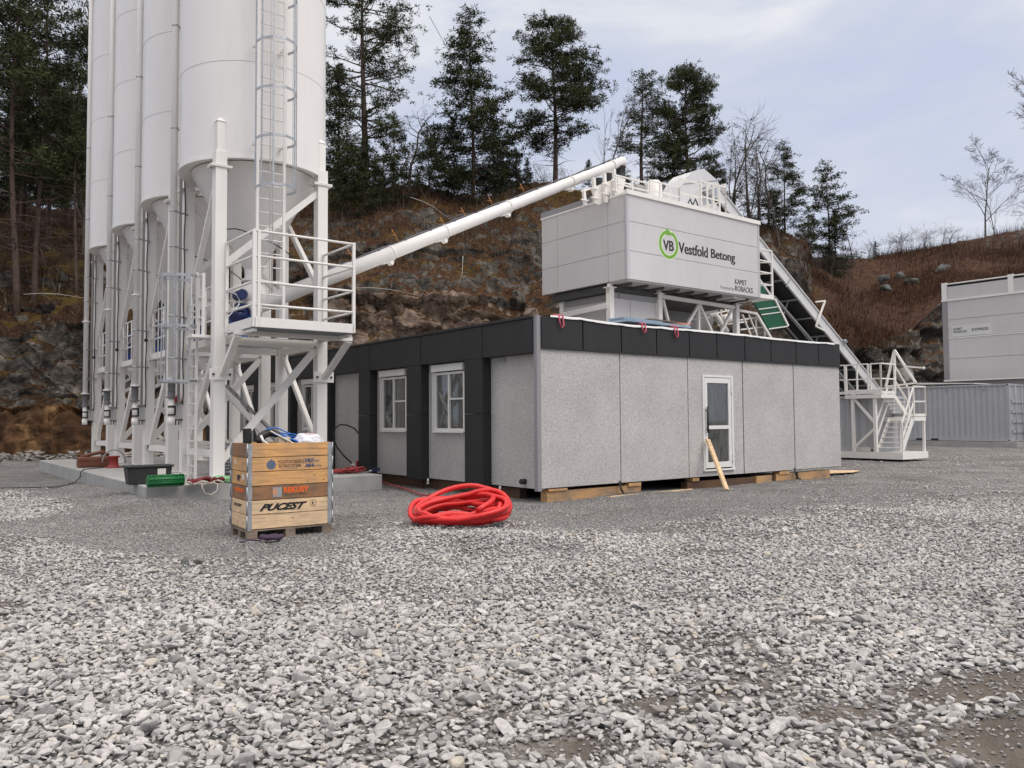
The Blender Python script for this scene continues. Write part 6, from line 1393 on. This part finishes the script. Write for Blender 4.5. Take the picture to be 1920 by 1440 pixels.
m = MB(CR); m.box(.40, .47, -.0018, -.0008, zz(3)+.03, zz(3)+.165); m.box(.345, .398, -.0018, -.0008, zz(3)+.03, zz(3)+.165); m.build('printed_block', lgp, crate)
m = MB(CR); m.add([(.375+.035*math.cos(i*.3), -.0025, zz(3)+.10+.05*math.sin(i*.3)) for i in range(21)], [tuple(range(21))]); m.build('printed_spot', pmat('salmon print', (.55, .25, .15), .7), crate)
pk = clet
clet('printed_text', 'PUCEST', .16, zz(4)+.048, .68, .092, black, .05, .55); clet('printed_text', 'R', .905, zz(4)+.085, .035, .05, black, .01)
m = MB(CR)
for i in range(24):
    t0_, t1_ = i*6.2832/24, (i+1)*6.2832/24; m.add([(.922+r_*math.cos(t)*1, -.002, zz(4)+.11+r_*math.sin(t)) for r_, t in ((.042, t0_), (.048, t0_), (.048, t1_), (.042, t1_))], [(0, 1, 2, 3)])
m.build('printed_ring', black, crate)
clet('printed_text', 'PUCEST', .16, zz(4)+.09, .38, .04, black, .03, .4, end=True); clet('printed_text', 'SP', .30, zz(2)+.06, .16, .075, black, .06, end=True); clet('printed_text', 'REKUSY', .22, zz(3)+.10, .42, .05, og, .05, end=True)
m = MB(CR); m.box(-.0022, -.0008, .16, .26, zz(2)+.08, zz(2)+.15); m.box(-.0022, -.0008, .55, .6, zz(1)+.08, zz(1)+.15); m.build('paper_label', pmat('paper label', (.65, .63, .60), .7), crate)
# contents
zt = CZ+.01+6*CH
top = CZ+CH*5.3
def ctag(o, l, c): return tag(o, l, c)
m = MB(CR); m.path([(.12, .42, top), (.10, .40, zt+.19)], .06, 16, cap=False); m.path([(.10, .40, zt+.188), (.12, .42, zt-.1)], .052, 16, cap=False); m.lathe((.10, .40, zt+.19), [(.052, 0), (.06, 0)], 16)
ctag(m.build('pipe_piece', rubber), 'black plastic pipe end sticking up in the crate corner', 'pipe')
m = MB(CR); rr = random.Random(4)
for k in range(6): ph = rr.uniform(0, 6); m.path([(.66+(.30-.012*k)*math.cos(t), .42+(.17+.006*k)*math.sin(t)+.02*k, zt-.03+.012*k+.15*math.sin(t*.5+.1*k)**2+.02*math.sin(3*t+ph)) for t in [i*6.2832/40 for i in range(40)]], .011, 6, closed=True)
ctag(m.build('blue_hose_coil', pmat('blue hose', (.012, .12, .42), .35)), 'coil of blue hose lying on top of the crate contents', 'hose')
m = MB(CR)
for k in range(22): t = .2+k*.11; m.path([(.42+.2*math.cos(t)+.055*math.cos(a)*math.cos(t), .34+.055*math.cos(a)*math.sin(t), zt-.09+.22*math.sin(t)+.055*math.sin(a)) for a in [i*1.0472 for i in range(6)]], .009, 4, closed=True)
m.path([(.42+.2*math.cos(t), .34, zt-.09+.22*math.sin(t)) for t in [.1+.1*i for i in range(27)]], .048, 10)
ctag(m.build('corrugated_hose', rubber), 'black ribbed hose arching behind the front board', 'hose')
m = MB(CR); m.bar((.34, .10, zt+.16), (.66, .06, zt-.02), .05, .016); m.path([(.20, .08, zt+.10), (.22, .06, zt+.03), (.28, .05, zt-.02), (.4, .05, zt-.05)], .018, 6)
ctag(m.build('white_strip', pvc), 'white plastic strips stuck slanting in the crate', 'strip')
m = MB(CR); m.box(.45, .62, .08, .2, top, zt+.07); m.box(.56, .60, .06, .12, top, zt+.05); ctag(m.build('tan_carton', pmat('tan carton', (.45, .38, .28), .8), bevel=.01), 'small tan carton wedged between the hoses', 'carton')
def bag(frame, c, rx, ry, rz, mat, nm, label, cat, seed, sub=4, amp=.16):
    bm = bmesh.new(); bmesh.ops.create_icosphere(bm, subdivisions=sub, radius=1); m = MB(frame)
    for v in bm.verts:
        n_ = v.co.normalized(); k = 1+amp*noise.fractal(n_*1.7+Vector((seed, 0, 0)), 1, 2, 4)+amp*.5*abs(noise.noise(n_*5+Vector((seed, 3, 0)))); v.co = n_*k
        if v.co.z < -.45: v.co.z = -.45
    m.add([(c[0]+v.co.x*rx, c[1]+v.co.y*ry, c[2]+v.co.z*rz) for v in bm.verts], [tuple(v.index for v in f.verts) for f in bm.faces], True); bm.free()
    o = m.build(nm, mat); return tag(o, label, cat)
bg_ = bag(CR, (.99, .38, zt-.01), .21, .24, .13, pmat('white plastic bag', (.66, .66, .70), .4, var=.05), 'plastic_bag', 'crumpled white plastic bag with red print in the crate', 'bag', 2)
m = MB(CR)
for i in range(7): m.box(.90+i*.022, .914+i*.022, .150, .153, zt+.075+.006*math.sin(i*2), zt+.093+.005*math.cos(i*3))
redi = pmat('red print', (.6, .05, .05), .6); k_ = MB(CR)
m.build('red_print', redi, None)
prt = bpy.data.objects['red_print']; COL.objects.unlink(prt); bpy.data.objects.remove(prt)
k_ = MB(CR)
for i in range(6): k_.box(.90+i*.025, .915+i*.025, .235, .26, zt+.112, zt+.118)
wmb = WM[bg_]; pr_ = k_.build('bag_print', redi, bg_)
bag(CR, (.78, .45, zt-.03), .12, .1, .06, rubber, 'dark_bundle', 'dark cloth bundle between blue hose and plastic bag', 'bundle', 5)
# glove at the crate foot
m = MB(CR); gl = pmat('dark purple textile', (.055, .03, .06), .8, var=.35, vscale=18); gb = on_z(500, 1010, .03); gq_ = CR.inverted() @ gb
m.path([gq_+Vector((-.10+.32*i/8, -.02+.05*math.sin(i*.9), .02+.012*math.sin(i*1.7))) for i in range(9)], [.02, .035, .04, .042, .04, .04, .042, .036, .02], 10)
m.path([gq_+Vector((-.08+.30*i/8, -.09+.04*math.sin(i*.9+1), .02)) for i in range(9)], [.012, .025, .03, .032, .03, .032, .03, .028, .012], 8)
m.path([gq_+Vector((-.12-.3*t+.02, -.12-.07*math.sin(t*9), .012)) for t in [i/10 for i in range(11)]], .012, 6)
tag(m.build('lifting_sling', gl), 'crumpled dark purple sling lying at the crate foot', 'sling')
# ================================================================ red hose coil
hc_ = on_z(865, 983, .0); m = MB(WORLD); rr = random.Random(12); pts = []
loops = [(.74, .50, .02, 0), (.66, .34, .10, .5), (.76, .52, .16, -.3), (.52, .26, .06, .8), (.72, .44, .30, .2), (.60, .50, .12, -.6), (.74, .36, .36, .4), (.56, .40, .22, -.2), (.72, .54, .42, .1), (.66, .30, .20, .6), (.74, .48, .34, -.35)]
tot = len(loops)*36
for i in range(tot):
    k = i/36; a = int(k); b = min(a+1, len(loops)-1); f_ = k-a; l0, l1 = loops[a], loops[b]; rx, ry, z_, ph = [l0[j]*(1-f_)+l1[j]*f_ for j in range(4)]
    t = 2*math.pi*k+1.2; lift = (.5+.5*math.sin(t+.3))
    pts.append(hc_+Vector((rx*math.cos(t+ph*.3)+.05*math.sin(2.3*k), ry*math.sin(t+ph)+.07*math.sin(1.7*k), .06+z_*(.15+.9*lift**1.3)+.07*max(0, math.cos(2*t+k*1.9))+.02*math.sin(3*t+k*3))))
_l = pts[-1]; _e2 = hc_+Vector((.26, -.46, .26)); pts += [_l.lerp(_e2, i/8)+Vector((.12*math.sin(i*.39), -.10*math.sin(i*.39), .05*math.sin(i*.39))) for i in range(1, 9)]
m.path(pts, .040, 12)
tag(m.build('red_hose_coil', hose_m), 'loose coil of thick bright red hose on the gravel', 'hose')
m = MB(WORLD)
for s_ in (0, .05): m.path([on_z(716+x, 903+y, .03)+Vector((0, s_, .01*math.sin(x))) for x, y in ((0, 0), (14, 6), (30, 9), (44, 14), (58, 20), (72, 25), (90, 27), (110, 29))], .018, 5)
tag(m.build('red_strap', cloth_r), 'long dusty red strap snaking from the slab to the red hose', 'strap')
# ================================================================ things on the slab
def on_s(px, py): return on_z(px, py, SZ, True)
p = on_s(176, 876); bag_t = thing('tool_bag', 'brown leather tool bag standing on the far left of the slab', 'bag', p)
lea = pmat('brown leather', (.16, .055, .028), .6, var=.2, vscale=6)
m = MB(); m.box(p.x-.42, p.x+.42, p.y-.18, p.y+.18, SZ, SZ+.30); m.build('body', lea, bag_t, bevel=.05)
m = MB(); m.path([(p.x-.3, p.y, SZ+.3), (p.x-.1, p.y, SZ+.36), (p.x+.2, p.y, SZ+.42), (p.x+.38, p.y, SZ+.33)], .05, 8); m.box(p.x-.44, p.x+.44, p.y-.2, p.y-.182, SZ+.20, SZ+.26); m.build('strap', lea, bag_t)
p = on_s(213, 877); rl_ = thing('cable_reel', 'red cable reel with grey guard on the slab', 'cable reel', p)
m = MB(); m.lathe((p.x, p.y, SZ), [(.22, 0), (.22, .03), (.14, .05), (.12, .10), (.12, .28), (.16, .30), (.16, .33), (.02, .33)], 20); m.build('drum', pmat('dull red', (.26, .02, .018), .5), rl_)
m = MB(); m.path([(p.x+.3*math.cos(t), p.y-.02, SZ+.12+.38*math.sin(t)) for t in [i*.19 for i in range(17)]], .018, 6); m.build('handle', trimg, rl_)
m = MB(); m.path([(p.x+.3+.45*i/20+.1*math.sin(i), p.y-.25+.12*math.cos(i*1.7), SZ+.02) for i in range(21)], .014, 5); m.build('cable', rubber, rl_)
p = on_s(282, 908); q = on_s(250, 908); q2 = on_s(313, 904)
bx_ = thing('storage_box', 'black plastic storage box with a lid and white label', 'box', p)
m = MB(); d_ = (q2-q); L2 = .86; bw = .34
yy = p.y+.05; m.hexa([(p.x-L2/2+.04, yy, SZ), (p.x+L2/2-.04, yy, SZ), (p.x+L2/2-.04, yy+bw-.03, SZ), (p.x-L2/2+.04, yy+bw-.03, SZ), (p.x-L2/2, yy-.03, SZ+.34), (p.x+L2/2, yy-.03, SZ+.34), (p.x+L2/2, yy+bw, SZ+.34), (p.x-L2/2, yy+bw, SZ+.34)]); m.build('body', pmat('black plastic', (.022, .022, .024), .45, var=.2), bx_, bevel=.015)
m = MB(); m.box(p.x-L2/2-.03, p.x+L2/2+.03, yy-.06, yy+bw+.03, SZ+.34, SZ+.385); m.build('lid', rubber, bx_, bevel=.012)
m = MB(); m.box(p.x+.14, p.x+.30, yy-.036, yy-.03, SZ+.19, SZ+.31); m.build('label', pmat('pale label', (.60, .58, .52), .7), bx_)
p = on_s(312, 913); m = MB()
for k in range(9):
    t = k*.698; m.tube((p.x-.33, p.y+.06+.11*math.cos(t), SZ+.12+.11*math.sin(t)), (p.x+.33, p.y+.06+.11*math.cos(t), SZ+.12+.11*math.sin(t)), .012, 5)
for i in range(12): m.tube((p.x-.34+i*.06, p.y+.06, SZ+.12), (p.x-.325+i*.06, p.y+.06, SZ+.12), .105+.008*(i % 2), 14)
m.path([(p.x-.33, p.y+.06, SZ+.12), (p.x+.33, p.y+.06, SZ+.12)], .10, 14)
tag(m.build('green_net_roll', pmat('green plastic net', (.008, .13, .035), .5, var=.25, vscale=14)), 'roll of dark green plastic on the slab edge', 'roll')
p = on_s(385, 909); hs = thing('red_hose_bundle', 'dark red bundle with pale hose hanging over the slab edge', 'hose bundle', p)
m = MB()
for k in range(5): m.path([(p.x-.30+.13*k+.05*math.cos(i+k*2)+.02*i, p.y+.1+.08*math.sin(i*1.3+k), SZ+.05+.02*(k % 3)+.045*math.sin(i*.7+k*1.7)**2) for i in range(8)], .038, 8)
m.build('bundle', pmat('dark red textile', (.15, .012, .015), .6, var=.3, vscale=10), hs)
m = MB(); m.path([(p.x-.35+.07*i, p.y-.02+.05*math.sin(i), SZ+.05+.03*math.cos(i*1.5)) for i in range(11)], .022, 6); m.path([(p.x-.05, p.y-.02, SZ+.04), (p.x-.1, p.y-.11, SZ-.02), (p.x-.05, p.y-.12, SZ-.16), (p.x+.08, p.y-.12, SZ-.2), (p.x+.2, p.y-.12, SZ-.12), (p.x+.22, p.y-.08, SZ+.0), (p.x+.15, p.y+.0, SZ+.05)], .014, 6); m.build('pale_hose', pmat('beige hose', (.42, .38, .32), .6), hs)
p = on_s(425, 905); bag(SITE, (p.x, p.y+.15, SZ+.05), .28, .16, .09, pmat('green translucent film', (.22, .42, .22), .4, var=.2, vscale=8), 'green_film', 'light green plastic film heap left of the crate', 'film', 9, amp=.3)
p = on_s(652, 889); stp = thing('ratchet_strap_pile', 'pile of dusty red ratchet straps on the slab right of the crate', 'strap pile', p); m = MB(); rr = random.Random(6)
for k in range(16): c_ = Vector((p.x+rr.uniform(-.45, .4), p.y+rr.uniform(-.0, .35), SZ+.03+rr.random()*.05)); m.path([c_+Vector((.16*math.cos(i*.8+k)+.02*i, .09*math.sin(i*.9+k*2), .025*math.sin(i+k)+.01*i*(k % 2))) for i in range(9)], .022, 5)
m.build('webbing', cloth_r, stp)
m = MB(); m.box(p.x+.38, p.x+.62, p.y+.06, p.y+.10, SZ+.01, SZ+.04); m.tube((p.x+.6, p.y+.08, SZ+.04), (p.x+.68, p.y+.08, SZ+.04), .03, 8); m.build('ratchet', galv, stp)
p = on_s(699, 885); m = MB(); m.box(p.x-.02, p.x+.02, p.y, p.y+.03, SZ, SZ+.12); m.box(p.x+.02, p.x+.2, p.y, p.y+.03, SZ+.02, SZ+.10); tag(m.build('spirit_level', pmat('dark blue tool', (.02, .03, .07), .5)), 'small dark tool with a white end on the slab corner', 'tool')
# black cable with plug
cbp = on_s(668, 877); bb = cbp.y; m = MB(); P_ = [on_b(x, y, bb+.1) for x, y in ((672, 812), (664, 803), (650, 797), (638, 796), (629, 802), (625.5, 815), (626, 826), (633, 840), (645, 855), (660, 869))]
cbt = thing('power_cable', 'black power cable arching up against the barracks with a white plug', 'cable', (cbp.x, bb, SZ)); m.path(P_, .02, 8); m.build('wire', rubber, cbt)
m = MB(); m.path([on_b(660, 869, bb+.1), on_b(668, 879, bb+.1)], [.05, .035], 10); m.build('plug', pvc, cbt)
p = on_b(671, 872, bb+.12); m = MB(); m.box(p.x-.03, p.x+.03, bb+.1, bb+.16, SZ, on_b(671, 864, bb+.12).z); tag(m.build('red_post', redp), 'short dark red upright behind the strap pile', 'post')
# stacked grating bundles inside the silo frame
for k, (a, b) in enumerate(((-3.9, 7.0), (-3.2, 7.9))):
    m = MB()
    for i in range(9):
        z_ = SZ+.08+i*.075; m.box(a, a+1.6, b, b+.02, z_, z_+.022); m.box(a, a+1.6, b+1.0, b+1.02, z_, z_+.022)
        for j in range(24): m.box(a+j*.067, a+j*.067+.006, b, b+1.0, z_+.003, z_+.02)
    for i in range(18): m.box(a+i*.09, a+i*.09+.008, b-.004, b+.0, SZ+.08, SZ+.75)
    tag(m.build('grating_stack', galv), ('stack of steel gratings just behind the front silo leg', 'second stack of steel gratings deeper under the front silo')[k], 'gratings')
m = MB(); a = on_s(75, 863); pts = [on_s(222, 872), on_s(190, 878), on_s(158, 881), on_s(152, 885)]; pts = [p_+Vector((0, 0, .015)) for p_ in pts]+[on_z(150, 895, .15, True), on_z(140, 905, .04, True), on_z(110, 913, .03, True), on_z(60, 914, .03, True), on_z(0, 915, .03, True)]
m.path(pts, .012, 5); tag(m.build('extension_cord', rubber), 'thin black extension cord running over the slab edge to the left', 'cord')
